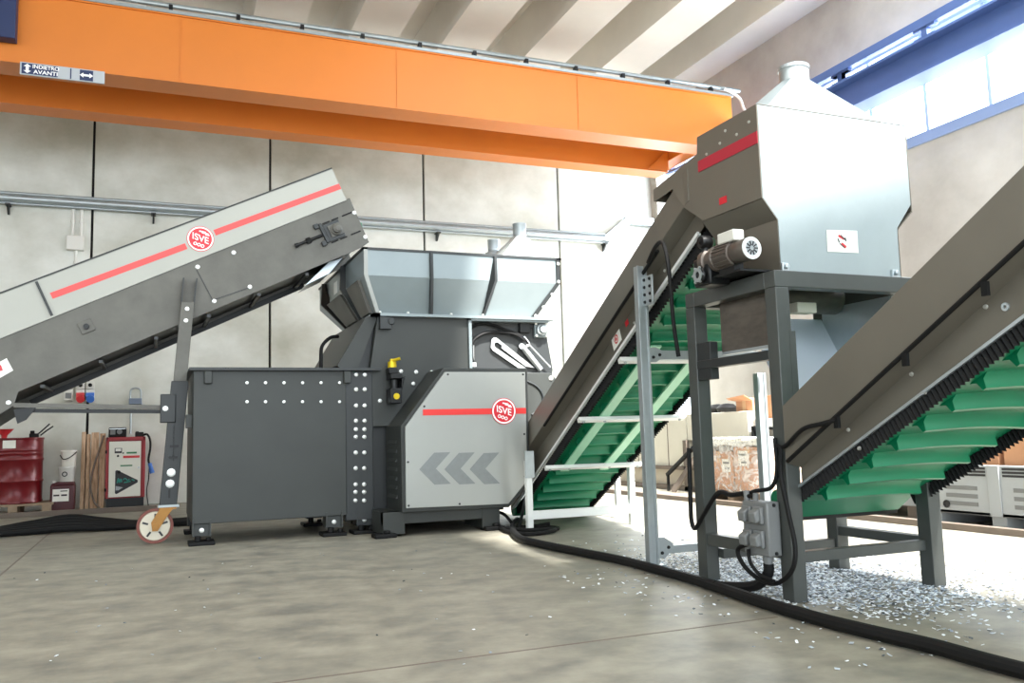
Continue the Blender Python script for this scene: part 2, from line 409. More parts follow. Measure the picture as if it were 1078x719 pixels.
# direction sign hung on the lower edge of the near girder
a = onY(21, 69.5, 9.57); c2 = onY(110, 87.5, 9.57); zt = (a.z+c2.z)/2+.0
bm = B(); box(bm, a.x, c2.x, 9.57, 9.585, 4.535, 4.665)
sg = obj('direction_sign', bm, mat('sign_grey', srgb(176, 180, 184), .5), cr, label='grey crane sign with navy panels reading INDIETRO AVANTI')
sx0, sx1 = a.x, c2.x; sw = sx1-sx0
bm = B(); box(bm, sx0+.02*sw, sx0+.44*sw, 9.566, 9.57, 4.545, 4.655); obj('sign_panel', bm, 'navy', sg); bm = B(); box(bm, sx0+.585*sw, sx0+.60*sw, 9.566, 9.57, 4.545, 4.655); obj('sign_bar', bm, 'navy', sg)
bm = B(); box(bm, sx0+.70*sw, sx0+.86*sw, 9.566, 9.57, 4.545, 4.655)
obj('sign_panel', bm, 'navy', sg)
text('lettering', 'INDIETRO', .054, (sx0+.30*sw, 9.565, 4.627), (1, 0, 0), (0, 0, 1), 'decalwhite', sg, .0008, .001, .98)
text('lettering', 'AVANTI', .056, (sx0+.30*sw, 9.565, 4.573), (1, 0, 0), (0, 0, 1), 'decalwhite', sg, .0008, .001, 1.1)
def arrow(bm, c, d, L, w):
    d = V(d); s = V((0, 1, 0)).cross(d); c = V(c)
    pts = [(-L, 0), (-L*.45, w), (-L*.45, w*.4), (L*.45, w*.4), (L*.45, w), (L, 0), (L*.45, -w), (L*.45, -w*.4), (-L*.45, -w*.4), (-L*.45, -w)]
    prism(bm, [c+d*a+s*b for a, b in pts], (0, -.001, 0))
bm = B(); arrow(bm, (sx0+.085*sw, 9.566, 4.6), (0, 0, 1), .048, .034); arrow(bm, (sx0+.78*sw, 9.566, 4.6), (1, 0, 0), .062, .026); obj('sign_arrow', bm, 'decalwhite', sg)

# blue runway beam on the right, bolted along the wall beneath the window head
rb = thing('crane_runway_beam', 'blue steel crane runway beam running in front of the high window strip', 'beam', (7.4, 5, 4.46))
bm = B(); X0 = 7.4
exz(bm, [(X0-.0, 4.46), (X0+.30, 4.46), (X0+.30, 4.485), (X0+.165, 4.485), (X0+.165, 4.80), (X0+.30, 4.80), (X0+.30, 4.825), (X0, 4.825), (X0, 4.80), (X0+.135, 4.80), (X0+.135, 4.485), (X0, 4.485)], -6, 11.15)
obj('beam', bm, 'blue', rb)
bm = B(); box(bm, X0+.02, X0+.10, -6, 11.15, 4.95, 5.05); obj('bus_bar', bm, 'blue', rb)
first = None
for k in range(9):
    if first is None:
        bm = B(); box(bm, X0+.03, X0+.09, 7.55, 7.62, 4.825, 4.95); box(bm, X0+.03, X0+.09, 7.45, 7.72, 4.925, 4.95); box(bm, X0+.03, X0+.09, 7.45, 7.72, 4.825, 4.85); first = obj('rail_bracket', bm, 'blue', rb)
    else: dup(first, (0, (4-k)*1.22 if k < 5 else (4-k)*1.22, 0))
first = None
for yy in (11.0, 3.0, -2.5):
    if first is None:
        bm = B(); box(bm, X0+.0, RX, yy-.08, yy+.08, 4.2, 4.46); prism(bm, [(X0+.1, yy-.08, 4.2), (RX, yy-.08, 4.2), (RX, yy-.08, 3.7)], (0, .16, 0)); first = obj('corbel', bm, 'concrete_beam', rb)
    else: dup(first, (0, yy-11.0, 0))

# ------------------------------------------------------------------ back wall services
tr = thing('cable_trunking', 'grey metal cable trunking running along the back wall', 'trunking', (2, 12.7, 4.0))
bm = B(); cyl(bm, (-6, 12.645, 4.045), (7.06, 12.645, 4.045), .05, seg=20); cyl(bm, (-6, 12.66, 4.115), (7.06, 12.66, 4.115), .022, seg=14); cyl(bm, (-6, 12.68, 3.985), (7.06, 12.68, 3.985), .02, seg=14)
bar(bm, (7.02, 12.65, 4.04), (7.45, 12.65, 4.38), .10, .13); box(bm, 7.40, 7.95, 12.60, 12.70, 4.32, 4.45); obj('trunk', bm, 'galvd', tr)
first = None
for xx in (-1.80, -.05, 2.35, 4.05, 5.4, 7.0):
    if first is None:
        bm = B(); box(bm, xx-.03, xx+.03, 12.59, 12.745, 3.945, 3.965); prism(bm, [(xx-.012, 12.60, 3.945), (xx-.012, 12.745, 3.945), (xx-.012, 12.745, 3.84), (xx-.012, 12.71, 3.84)], (.024, 0, 0)); first = obj('bracket', bm, 'anth2', tr)
    else: dup(first, (xx+1.80, 0, 0))
jb = thing('junction_box', 'cream junction box with three conduits high on the back wall', 'junction box', (-1.0, 12.7, 3.4))
bm = B(); box(bm, -1.115, -.905, 12.66, 12.75, 3.405, 3.60); obj('body', bm, 'socket', jb, bevel=.01)
for xx, z0, z1 in ((-1.045, 3.6, 3.97), (-.945, 3.6, 3.97), (-1.0, 3.05, 3.405)):
    bm = B(); cyl(bm, (xx, 12.72, z0), (xx, 12.72, z1), .022, seg=12); cyl(bm, (xx, 12.72, (z0+z1)/2), (xx, 12.72, (z0+z1)/2+.03), .03, seg=12); obj('conduit', bm, 'socket', jb)
# switched sockets
SK = (('grey', -1.04, 1.5, None), ('red', -.90, 1.5, 'redp'), ('blue', -.785, 1.5, 'bluep'))
for nm, xx, zz, pm in SK:
    lab = {'grey': 'grey switched socket box on back wall, leftmost of three, without a plug', 'red': 'switched socket box with red outlet on the back wall', 'blue': 'switched socket box with blue outlet on the back wall'}[nm]
    t = thing('switched_socket', lab, 'socket', (xx, 12.75, 1.4), 'switched sockets on the back wall')
    bm = B(); box(bm, xx-.05, xx+.05, 12.66, 12.75, 1.55, 1.65); box(bm, xx-.052, xx+.052, 12.67, 12.75, 1.40, 1.545); obj('body', bm, 'socket', t, bevel=.006)
    bm = B(); cyl(bm, (xx, 12.66, 1.6), (xx, 12.635, 1.6), .024, seg=16); box(bm, xx-.008, xx+.008, 12.62, 12.64, 1.58, 1.62); obj('switch_knob', bm, 'black', t)
    if pm:
        bm = B(); cyl(bm, (xx, 12.67, 1.44), (xx+.01, 12.58, 1.41), .045, .05, seg=18); box(bm, xx-.05, xx+.05, 12.64, 12.67, 1.40, 1.50); obj('outlet', bm, pm, t, bevel=.004)
    else:
        bm = B(); box(bm, xx-.035, xx+.035, 12.655, 12.67, 1.43, 1.50); obj('outlet', bm, 'greypl2', t)
hk = thing('wall_hoop', 'blue-grey box with metal hoop and pipe below on the back wall', 'fitting', (-.235, 12.75, 1.3))
bm = B(); box(bm, -.315, -.155, 12.62, 12.75, 1.34, 1.42); obj('box', bm, mat('blue_grey_box', srgb(110, 122, 140), .5), hk, bevel=.006)
bm = B(); tube(bm, [(-.30, 12.68, 1.41), (-.30, 12.68, 1.50), (-.285, 12.68, 1.545), (-.235, 12.68, 1.56), (-.185, 12.68, 1.545), (-.17, 12.68, 1.50), (-.17, 12.68, 1.41)], .012); obj('hoop', bm, 'galvd', hk)
bm = B(); cyl(bm, (-.29, 12.72, .95), (-.29, 12.72, 1.36), .012, seg=10); obj('pipe', bm, 'galvd', hk)

# ------------------------------------------------------------------ left background
dc = V((-1.55, 12.3, 0))
pl = thing('pallet', 'wooden pallet under the red oil drum by the back wall', 'pallet', (dc.x, dc.y, 0))
first = None
for k in range(5):
    if first is None:
        bm = B(); box(bm, dc.x-.42, dc.x+.42, dc.y-.32, dc.y-.22, .105, .13); first = obj('deck_board', bm, 'woodg', pl)
    else: dup(first, (0, .135*k, 0))
first = None
for yy in (-.28, 0, .28):
    for xx in (-.36, 0, .36):
        if first is None:
            bm = B(); box(bm, dc.x+xx-.05, dc.x+xx+.05, dc.y+yy-.04, dc.y+yy+.04, 0, .105); first = obj('block', bm, 'woodg', pl); o0 = V((xx, yy, 0))
        else: dup(first, V((xx, yy, 0))-o0)
dr = thing('oil_drum', 'dark red steel oil drum on a wooden pallet by back wall', 'drum', (dc.x, dc.y, .13))
bm = B(); lathe(bm, [(.275, .13), (.285, .14), (.285, .16), (.278, .17), (.278, .38), (.288, .395), (.288, .405), (.278, .42), (.278, .64), (.288, .655), (.288, .665), (.278, .68), (.278, .72), (.283, .73), (.278, .74), (.278, .76), (.283, .77), (.278, .78), (.278, .90), (.288, .91), (.288, .925), (.27, .925), (.268, .91), (.05, .91)], (dc.x, dc.y, 0), 48); obj('shell', bm, 'drum', dr)
bm = B(); p = onY(8, 472, 12.05)
for k in range(6):
    a0 = math.radians(-118+5*k); a1 = math.radians(-118+5*(k+1))
    prism(bm, [(dc.x+.281*math.cos(a0), dc.y+.281*math.sin(a0), .80), (dc.x+.281*math.cos(a1), dc.y+.281*math.sin(a1), .80), (dc.x+.281*math.cos(a1), dc.y+.281*math.sin(a1), .895), (dc.x+.281*math.cos(a0), dc.y+.281*math.sin(a0), .895)], (.002*math.cos(a0), .002*math.sin(a0), 0))
obj('paper_label', bm, 'paper', dr, label='white paper label')
bm = B(); cyl(bm, (dc.x+.1, dc.y, .91), (dc.x+.1, dc.y, .93), .03, seg=14); obj('bung_cap', bm, 'blackm', dr)
pu = thing('hand_pump', 'small black hand pump lying on the red drum lid', 'pump', (dc.x+.2, dc.y-.08, .926))
bm = B(); box(bm, dc.x+.13, dc.x+.23, dc.y-.12, dc.y-.04, .925, .975); cyl(bm, (dc.x+.16, dc.y-.08, .97), (dc.x+.16, dc.y-.08, 1.01), .025, seg=12); obj('body', bm, 'black', pu, bevel=.008)
for k in (0, 1):
    bm = B(); tube(bm, [(dc.x+.2+.05*k, dc.y-.08, .95), (dc.x+.26+.05*k, dc.y-.1, 1.0), (dc.x+.35+.04*k, dc.y-.1, 1.09-.03*k)], .009); obj('handle', bm, 'blackm', pu)
rf = B(); lathe(rf, [(.03, .925), (.035, .96), (.10, 1.03), (.105, 1.035), (.095, 1.035), (.03, .97)], (dc.x-.14, dc.y-.1, 0), 20)
tag(obj('funnel', rf, 'redp'), 'bright red funnel on the drum lid at left edge', 'funnel')

jc = thing('jerrycan', 'maroon plastic jerrycan with white label on floor beside drum', 'jerrycan', (-1.04, 12.28, 0))
bm = B(); box(bm, -1.175, -.905, 12.18, 12.42, 0, .33); exz(bm, [(-1.175, .325), (-.905, .325), (-.92, .365), (-1.11, .365), (-1.16, .35)], 12.18, 12.42); obj('body', bm, 'maroon', jc, bevel=.02)
bm = B(); box(bm, -1.145, -.965, 12.172, 12.18, .13, .28); lb = obj('paper_label', bm, 'paper', jc, label='white paper label')
bm = B(); box(bm, -1.135, -1.07, 12.17, 12.172, .195, .215); box(bm, -1.05, -.985, 12.17, 12.172, .195, .215); box(bm, -1.06, -.98, 12.17, 12.172, .25, .262); obj('print', bm, 'decaldark', lb)
bm = B(); cyl(bm, (-1.14, 12.28, .345), (-1.14, 12.28, .385), .025, seg=14); obj('cap', bm, 'paper', jc)
def bucket(z0, h, r0, r1, m, lab, handle, xx):
    t = thing('plastic_bucket', lab, 'bucket', (xx, 12.3, z0), 'buckets on the jerrycan')
    bm = B(); lathe(bm, [(r0, z0), (r1*.97, z0+h*.86), (r1*1.06, z0+h*.87), (r1*1.06, z0+h*.94), (r1*1.02, z0+h), (r1*.9, z0+h)], (xx, 12.3, 0), 28); obj('tub', bm, m, t)
    if handle:
        bm = B(); tube(bm, [(xx-r1*1.05, 12.28, z0+h*.7), (xx-r1*.6, 12.3-r1, z0+h*.45), (xx+r1*.2, 12.3-r1*1.12, z0+h*.55), (xx+r1*1.0, 12.25, z0+h*.88)], .006, 6); obj('handle', bm, 'black', t)
    else:
        bm = B(); ring(bm, (xx-.02, 12.3-r1*1.0, z0+h*.5), (0, -1, .08), .02, .032, .003, 20); obj('print', bm, 'decaldark', t)
    return t
bucket(.366, .19, .085, .095, 'bucketg', 'greyish bucket with dark print standing on the maroon jerrycan', False, -1.0)
bucket(.557, .20, .08, .092, 'bucket', 'cream bucket with wire handle, on top of the greyish bucket', True, -.985)
# bundle of boards leaning on the wall
bx = -.86
BL = (('leftmost narrow board leaning against the wall beside the cabinet', .055), ('second board from the left in the bundle leaning on the wall', .05), ('third board from the left, widest of the leaning bundle', .095), ('rightmost board of the bundle, touching the red cabinet', .075))
for k, (lab, w) in enumerate(BL):
    h = (.985, .955, .975, .96)[k]
    bm = B(); prism(bm, [(bx, 12.42, 0), (bx+w-.006, 12.42, 0), (bx+w-.006, 12.42+.10, h), (bx, 12.42+.10, h)], (0, .03, 0)); tag(obj('wooden_board', bm, 'wood', None, bevel=.003), lab, 'board', 'boards leaning on the back wall'); bx += w+.004
bm = B(); tube(bm, [(-.60, 12.38, .93), (-.63, 12.36, .8), (-.70, 12.37, .55), (-.735, 12.36, .3), (-.69, 12.34, .1), (-.62, 12.3, .02)], .012); tag(obj('brown_hose', bm, 'brown', None), 'brown hose looping down in front of the leaning boards', 'hose')

cb = thing('control_cabinet', 'red framed cream control cabinet with triangular logo against back wall', 'cabinet', (-.33, 12.4, 0))
x0, x1, y0 = -.56, -.10, 12.26
bm = B(); box(bm, x0, x1, y0+.01, 12.62, .13, .905); box(bm, x0, x1, y0-.012, y0+.01, .86, .905); box(bm, x0, x0+.03, y0-.012, y0+.01, .13, .905); box(bm, x1-.03, x1, y0-.012, y0+.01, .13, .905); obj('case', bm, 'cabred', cb, bevel=.004)
bm = B(); box(bm, x0+.01, x1-.01, y0+.02, 12.6, 0, .13); obj('plinth', bm, 'blackm', cb)
bm = B(); box(bm, x0+.035, x1-.05, y0-.006, y0+.008, .145, .85)
dp = obj('door', bm, 'cabinet', cb, bevel=.004)
bm = B(); box(bm, x0+.10, x0+.185, y0-.012, y0-.006, .70, .765); gz = obj('gauge', bm, 'decaldark', dp)
bm = B(); box(bm, x0+.11, x0+.175, y0-.014, y0-.012, .725, .758); obj('dial', bm, 'paper', dp)
bm = B(); box(bm, x0+.24, x1-.10, y0-.009, y0-.006, .69, .712); box(bm, x0+.17, x0+.31, y0-.009, y0-.006, .53, .548); obj('green_strip', bm, 'green', dp, label='green label strips')
bm = B(); box(bm, x0+.2, x1-.065, y0-.009, y0-.006, .635, .665); obj('red_strip', bm, 'redp', dp, label='red label strip')
bm = B(); cyl(bm, (x0+.14, y0-.006, .665), (x0+.14, y0-.025, .665), .014, seg=12); cyl(bm, (x0+.20, y0-.006, .70), (x0+.20, y0-.02, .70), .01, seg=12); cyl(bm, (x0+.155, y0-.006, .46), (x0+.155, y0-.03, .46), .02, seg=14); obj('knob', bm, 'black', dp)
bm = B(); cyl(bm, (x1-.075, y0-.006, .51), (x1-.075, y0-.02, .51), .014, seg=12); obj('lock', bm, 'steel', dp)
def roundtri(c, s, grow=0):
    return [(c[0]-s*.5, c[1]-s*.58), (c[0]-s*.42, c[1]-s*.62), (c[0]+s*.58, c[1]-s*.06), (c[0]+s*.58, c[1]+s*.06), (c[0]-s*.42, c[1]+s*.62), (c[0]-s*.5, c[1]+s*.58)]
bm = B(); exz(bm, roundtri((x0+.235, .335), .245), y0-.008, y0-.006); tl = obj('triangle_logo', bm, 'decaldark', dp, label='black triangle logo with teal strokes')
bm = B(); cx, cz = x0+.225, .33
for q in ([(-.088, -.01), (-.075, .05), (-.062, -.005), (-.048, .042), (-.036, .0)], [(-.02, .03), (.005, .045), (.03, .02), (.055, .035)], [(-.01, -.005), (.03, .0), (.07, .01)], [(.08, .03), (.115, .012)]):
    tube(bm, [(cx+a, y0-.009, cz+b) for a, b in q], .008, 6, 4)
obj('logo_stroke', bm, 'teal', tl)
bm = B(); exz(bm, [(cx-.105, cz-.10), (cx-.07, cz-.10), (cx-.02, cz-.065), (cx-.105, cz-.045)], y0-.0095, y0-.008); obj('logo_grey_field', bm, 'greypl', tl)
bm = B(); box(bm, x0-.008, x0+.012, y0-.02, y0, .70, .74); box(bm, x0-.008, x0+.012, y0-.02, y0, .22, .26); obj('hinge', bm, 'black', cb)
rd = thing('radio', 'black radio set standing on the red control cabinet', 'radio', (-.43, 12.4, .905))
bm = B(); box(bm, -.54, -.33, 12.33, 12.48, .905, 1.03); obj('case', bm, 'black', rd, bevel=.012)
bm = B(); cyl(bm, (-.41, 12.33, .975), (-.41, 12.322, .975), .032, seg=18); box(bm, -.52, -.46, 12.322, 12.33, .94, 1.0); obj('dial', bm, 'greypl2', rd)
bm = B(); box(bm, -.53, -.34, 12.325, 12.33, 1.008, 1.018); obj('trim_strip', bm, 'steel', rd)
bm = B(); box(bm, -.225, -.125, 12.33, 12.45, .905, .965); cyl(bm, (-.2, 12.39, .965), (-.2, 12.39, .975), .02, seg=12); tag(obj('plug_block', bm, 'black', None, bevel=.01), 'small black block on right end of the red cabinet', 'block')
pc = thing('power_cable', 'dark cable with blue plug hanging beside the red cabinet', 'cable', (-.05, 12.3, .3))
bm = B(); tube(bm, [(-.13, 12.36, .925), (-.08, 12.35, .93), (-.045, 12.32, .86), (-.04, 12.3, .75), (-.06, 12.28, .6), (-.03, 12.28, .52)], .014); obj('cord', bm, 'black', pc)
bm = B(); cyl(bm, (-.045, 12.28, .56), (-.01, 12.28, .43), .024, .03, seg=14); obj('plug', bm, 'bluep', pc)
bm = B(); tube(bm, [(-.05, 12.28, .5), (-.055, 12.29, .35), (-.075, 12.29, .2), (-.05, 12.29, .0)], .006); obj('wire', bm, 'black', pc)

# black cables lying along the floor at left
bm = B()
random.seed(3)
for k in range(5):
    y = 9.15+.09*k
    tube(bm, [(-3, y, .03), (-1.6, y+.03*random.random(), .03), (-1.1, y+.05, .03+.012*k), (-.75, y+.04, .04+.02*k), (-.45, y, .03+.012*k), (-.1, y-.02, .03), (.4, y+.02, .03)], .028, 8)
tag(obj('black_cable_bundle', bm, 'black', None), 'bundle of black cables lying on the floor behind the caster wheel', 'cable')

# ------------------------------------------------------------------ infeed conveyor (left)
CY = 7.85
fc = thing('infeed_conveyor', 'inclined grey infeed conveyor at left with pale guard and red stripe', 'conveyor', (0, 8.25, 0))
def q(px, py, Y=CY): p = onY(px, py, Y); return (p.x, p.z)
tail = [(-2.35, .62), (-2.35, .30)]
dark = [q(0, 356), q(200, 276.4), (1.655, 3.035), (1.835, 2.625), (1.758, 2.566), q(19, 412.5), (-1.03, 1.135), (-2.2, .30), (-2.45, .45), (-2.3, 1.10)]
bm = B(); exz(bm, dark, CY, CY+.012); obj('side_panel', bm, 'side', fc)
dark2 = [(a, b-.035 if i in (4, 5) else b) for i, (a, b) in enumerate(dark)]
bm = B(); exz(bm, dark2, CY+.80, CY+.812); obj('side_panel', bm, 'side', fc)
gd = [(-2.3, 1.47), q(0, 309), q(349, 178), q(364.5, 211), q(200, 276.4), (-2.3, 1.10)]
bm = B(); exz(bm, gd, CY-.014, CY+.002); gp = obj('side_guard', bm, 'guard', fc)
bm = B(); exz(bm, gd, CY+.80, CY+.815); obj('side_guard', bm, 'guard', fc)
bm = B(); a = V((*q(0, 309),)); e = V((*q(349, 178),)); bar(bm, (-2.3, CY-.008, 1.475), (e.x, CY-.008, e.y+.004), .03, .012, side=(0, 1, 0)); obj('edge_strip', bm, 'anth', fc)
# overlap seam and its step on the guard
bm = B(); s0 = q(38.5, 297); s1 = q(55, 332.5); bar(bm, (s0[0], CY-.018, s0[1]), (s1[0], CY-.018, s1[1]), .02, .02, side=(1, 0, 0)); obj('seam_strip', bm, 'anth2', gp)
# red stripe in two runs, interrupted by the round logo
def stripe(pa, pb, w, parent, Y):
    a = onY(*pa, Y); b = onY(*pb, Y); bm = B(); d = (b-a); d.y = 0
    n = V((0, -1, 0)).cross(d.normalized())
    prism(bm, [a+n*w/2, b+n*w/2, b-n*w/2, a-n*w/2], (0, .002, 0)); return obj('red_stripe', bm, M['stripe'], parent, label='red stripe')
M['stripe'] = mat('stripe_coral', srgb(226, 78, 76), .5)
stripe((54, 311.5), (196, 259), .052, gp, CY-.017); stripe((226, 245), (358, 196), .052, gp, CY-.017)
logo(gp, onY(211, 251.5, CY-.014), (1, 0, 0), (0, 0, 1), .112, math.radians(-18))
bolts(fc, [onY(*p, CY) for p in ((208, 281), (246, 266), (225.5, 317), (263, 302), (373, 224), (384.5, 249.5), (9, 424))], (0, -1, 0), .017, .012)
bm = B(); a = onY(207, 284, CY-.004); b = onY(224, 316, CY-.004); bar(bm, a, b, .006, .006); a = onY(224, 316, CY-.004); b = onY(262, 303, CY-.004); bar(bm, a, b, .006, .006); obj('cover_edge', bm, 'anth2', fc)
# square plate with boss on lower left
c = onY(91, 344, CY); bm = B(); u = V((.9, 0, .436)); w = V((-.436, 0, .9))
prism(bm, [c+u*a*.055+w*b*.05 for a, b in ((-1, -1), (1, -1), (1, 1), (-1, 1))], (0, -.012, 0)); obj('boss_plate', bm, 'side', fc, bevel=.003)
bm = B(); cyl(bm, c+V((0, -.012, 0)), c+V((0, -.04, 0)), .022, seg=16); obj('boss', bm, 'blackm', fc)
# belt, black underside tray and frame rungs
bm = B(); exz(bm, [(-2.2, .68), (1.70, 2.555), (1.72, 2.63), (-2.25, .76)], CY+.012, CY+.80); obj('underside_tray', bm, 'blackm', fc)
bm = B(); exz(bm, [(-2.3, .98), (1.66, 2.86), (1.78, 2.82), (1.80, 2.72), (1.70, 2.66), (-2.25, .78)], CY+.06, CY+.74); obj('belt', bm, 'belt', fc)
pa = onY(23, 424, CY+.4)
bm = B(); bar(bm, (-1.0, CY+.76, 1.19), (1.35, CY+.76, 2.325), .03, .05, side=(0, 1, 0)); obj('bottom_rail', bm, 'blackm', fc)
first = None
for k in range(6):
    xx = -.85+.42*k; zz = 1.17+(xx+1.0)*.481
    if first is None:
        bm = B(); box(bm, xx, xx+.03, CY+.02, CY+.8, zz+.035, zz+.06); first = obj('rung', bm, 'anth2', fc); b0 = V((xx, 0, zz))
    else: dup(first, V((xx, 0, zz))-b0)
bm = B(); exz(bm, [(1.28, 2.23), (1.5, 2.35), (1.62, 2.50), (1.50, 2.46)], CY+.2, CY+.7); obj('scraper', bm, 'galv', fc)
# head bearing and screw tensioner
c = onY(353.5, 242, CY); u = V((.902, 0, .432)); w = V((-.432, 0, .902)); Fv = V((0, -1, 0))
def pl2(pts, t, o=0): return [c+u*a+w*b+Fv*o for a, b in pts]
tn = B(); prism(tn, pl2([(-.135, -.085), (-.105, -.085), (-.105, .105), (-.135, .105)], 0), Fv*.035)
prism(tn, pl2([(-.18, .07), (-.135, .07), (-.135, .115), (-.18, .115)], 0), Fv*.03); prism(tn, pl2([(-.18, -.10), (-.135, -.10), (-.135, -.055), (-.18, -.055)], 0), Fv*.03)
prism(tn, pl2([(-.10, -.085), (.06, -.085), (.06, .085), (-.10, .085)], 0), Fv*.012)
tens = obj('belt_tensioner', tn, 'anth2', fc, bevel=.004)
bm = B(); prism(bm, pl2([(-.065, -.055), (.055, -.055), (.055, .055), (-.065, .055)], 0, .012), Fv*.015); lathe(bm, [(.055, 0), (.055, .02), (.04, .028), (.036, .05), (.018, .055), (.018, .065)], c+Fv*.02, 24, Fv); obj('bearing', bm, 'side', tens)
bm = B(); cyl(bm, c-u*.14+Fv*.02, c-u*.40+Fv*.02-w*.0, .014, seg=12); cyl(bm, c-u*.26+Fv*.02, c-u*.30+Fv*.02, .028, seg=6); cyl(bm, c-u*.38+Fv*.02, c-u*.41+Fv*.02, .02, seg=10); obj('screw', bm, 'blackm', tens)
bm = B()
for b in (.095, -.095):
    for a0, a1 in ((-.09, -.02), (.0, .07), (.11, .21)): prism(bm, pl2([(a0, b-.006), (a1, b-.006), (a1, b+.006), (a0, b+.006)], 0, .0), Fv*.006)
obj('slot', bm, 'black', tens)
# white sticker low on the panel
a = onY(3, 387, CY); bm = B(); prism(bm, [onY(*p, CY) for p in ((-6, 384), (7, 377), (14, 390), (-2, 399))], (0, -.002, 0)); st = obj('sticker', bm, 'paper', fc, label='white sticker with red print')
bm = B(); prism(bm, [onY(*p, CY-.002) for p in ((-3, 386), (1, 384), (3, 390), (-1, 391))], (0, -.001, 0)); obj('sticker_print', bm, 'decalred', st)
# support leg with telescopic sleeve, caster and stay
LX = lambda z: .115+(z-.28)*.078
bm = B(); y0 = 7.72
def post(z0, z1, w): return [(LX(z0)-w/2, z0), (LX(z0)+w/2, z0), (LX(z1)+w/2, z1), (LX(z1)-w/2, z1)]
exz(bm, post(1.05, 1.99, .105), y0+.01, y0+.09); leg = obj('support_leg', bm, 'side', fc, bevel=.004)
bm = B(); exz(bm, post(.30, 1.32, .135), y0, y0+.10); sl = obj('leg_sleeve', bm, 'anth2', fc, bevel=.004)
bm = B(); exz(bm, [(LX(1.99)-.055, 1.97), (LX(1.99)-.045, 1.97), (LX(2.2)-.045, 2.2), (LX(2.2)-.055, 2.2)], y0+.03, y0+.12); exz(bm, [(LX(1.99)+.045, 1.97), (LX(1.99)+.055, 1.97), (LX(2.2)+.06, 2.2), (LX(2.2)+.05, 2.2)], y0+.03, y0+.12); obj('leg_bracket', bm, 'anth2', leg)
bolts(leg, [(LX(1.93), y0+.01, 1.93), (LX(1.83), y0+.01, 1.83)], (0, -1, 0), .016, .012)
bolts(sl, [(LX(.56), y0, .565), (LX(.46), y0, .475)], (0, -1, 0), .03, .012)
bm = B(); exz(bm, [(LX(.40)-.008, .36), (LX(.40)+.008, .36), (LX(.4)+.008, .43), (LX(.4)-.008, .43)], y0-.002, y0+.002); exz(bm, post(.70, .705, .02), y0-.012, y0); box(bm, LX(.75)-.003, LX(.75)+.003, y0-.012, y0-.004, .66, .95); box(bm, LX(.7)-.035, LX(.7)+.035, y0-.015, y0, .68, .70); box(bm, LX(.8)-.035, LX(.8)+.035, y0-.015, y0, .77, .79); obj('adjuster', bm, 'blackm', sl)
bm = B(); box(bm, LX(.3)-.075, LX(.3)+.085, y0-.02, y0+.12, .285, .305); obj('foot_plate', bm, 'galvd', sl)
wc = V((.02, 7.75, .14))
bm = B(); lathe(bm, [(.03, -.03), (.113, -.03), (.118, -.022), (.118, .022), (.113, .03), (.03, .03)], wc, 36, (0, 1, 0)); cs = obj('caster', bm, 'wheel', fc)
bm = B(); ring(bm, wc-V((0, .028, 0)), (0, 1, 0), .118, .14, .056, 40); obj('tyre', bm, 'tyre', cs)
bm = B()
for k in range(5):
    t = 2*math.pi*k/5+.3; d = V((math.cos(t), 0, math.sin(t))); bar(bm, wc+d*.055+V((0, -.031, 0)), wc+d*.10+V((0, -.031, 0)), .016, .004, side=V((0, 1, 0)).cross(d))
obj('spoke_slot', bm, 'decaldark', cs)
bm = B()
for yy in (-.045, .04): exz(bm, [(.0, .10), (.04, .10), (.115, .22), (.165, .285), (.06, .285), (-.01, .17)], wc.y+yy, wc.y+yy+.008)
box(bm, .05, .18, 7.70, 7.80, .27, .287); cyl(bm, wc-V((0, .06, 0)), wc+V((0, .06, 0)), .022, seg=14); obj('fork', bm, 'ochre', cs)
bm = B(); bar(bm, (-1.02, CY-.06, 1.135), (.06, CY-.06, 1.105), .05, .035, side=(0, 1, 0)); obj('stay', bm, 'side', fc)
bm = B(); bar(bm, (-1.0, CY-.03, 1.095), (.06, CY-.03, 1.07), .05, .03, side=(0, 1, 0)); exz(bm, [(-1.02, 1.10), (-.86, 1.12), (-.93, 1.02), (-.99, .99)], CY-.08, CY-.06); obj('stay_rail', bm, 'blackm', fc)
bm = B(); box(bm, .045, .165, y0-.02, y0+.10, .975, 1.21); obj('stay_clamp', bm, 'anth2', fc, bevel=.006); bolts(fc, [(.085, y0-.02, 1.09)], (0, -1, 0), .02, .012)
bm = B(); box(bm, -2.3, -2.2, CY+.0, CY+.8, 0, .38); obj('tail_support', bm, 'anth2', fc)

# ------------------------------------------------------------------ shredder
sh = thing('industrial_shredder', 'large anthracite industrial shredder with hopper, bolted ram box and silver guard', 'machine', (1.9, 8, 0))
# ram box (left)
bm = B(); box(bm, .285, 1.505, 7.34, 8.55, .165, 1.385); rbx = obj('ram_box', bm, 'anth', sh, bevel=.006)
bm = B(); box(bm, .25, 1.80, 7.29, 8.6, 1.375, 1.40); obj('ram_box_lid', bm, 'anth2', sh, bevel=.003)
bm = B(); box(bm, 1.50, 1.735, 7.352, 7.40, .12, 1.375); fl = obj('bolted_flange', bm, 'anth2', sh, bevel=.004)
zs = [onY(0, y, 7.34).z for y in ()]
pts = []
for k in range(6):
    for py in (403, 423): pts.append(onY(260+k*19.5, py, 7.34))
bolts(rbx, pts, (0, -1, 0), .012, .010)
pts = []
for py in (394.5, 410, 427, 443, 452, 460, 476.5, 493, 510, 518, 527):
    for px in (375, 384): pts.append(onY(px-(py-394)*.006, py, 7.352))
bolts(fl, pts, (0, -1, 0), .016, .014)
for px in (219, 365):
    a = onY(px, 393, 7.34); bm = B(); box(bm, a.x-.03, a.x+.03, 7.30, 7.34, 1.27, 1.375); obj('lug', bm, 'anth', rbx, bevel=.006)
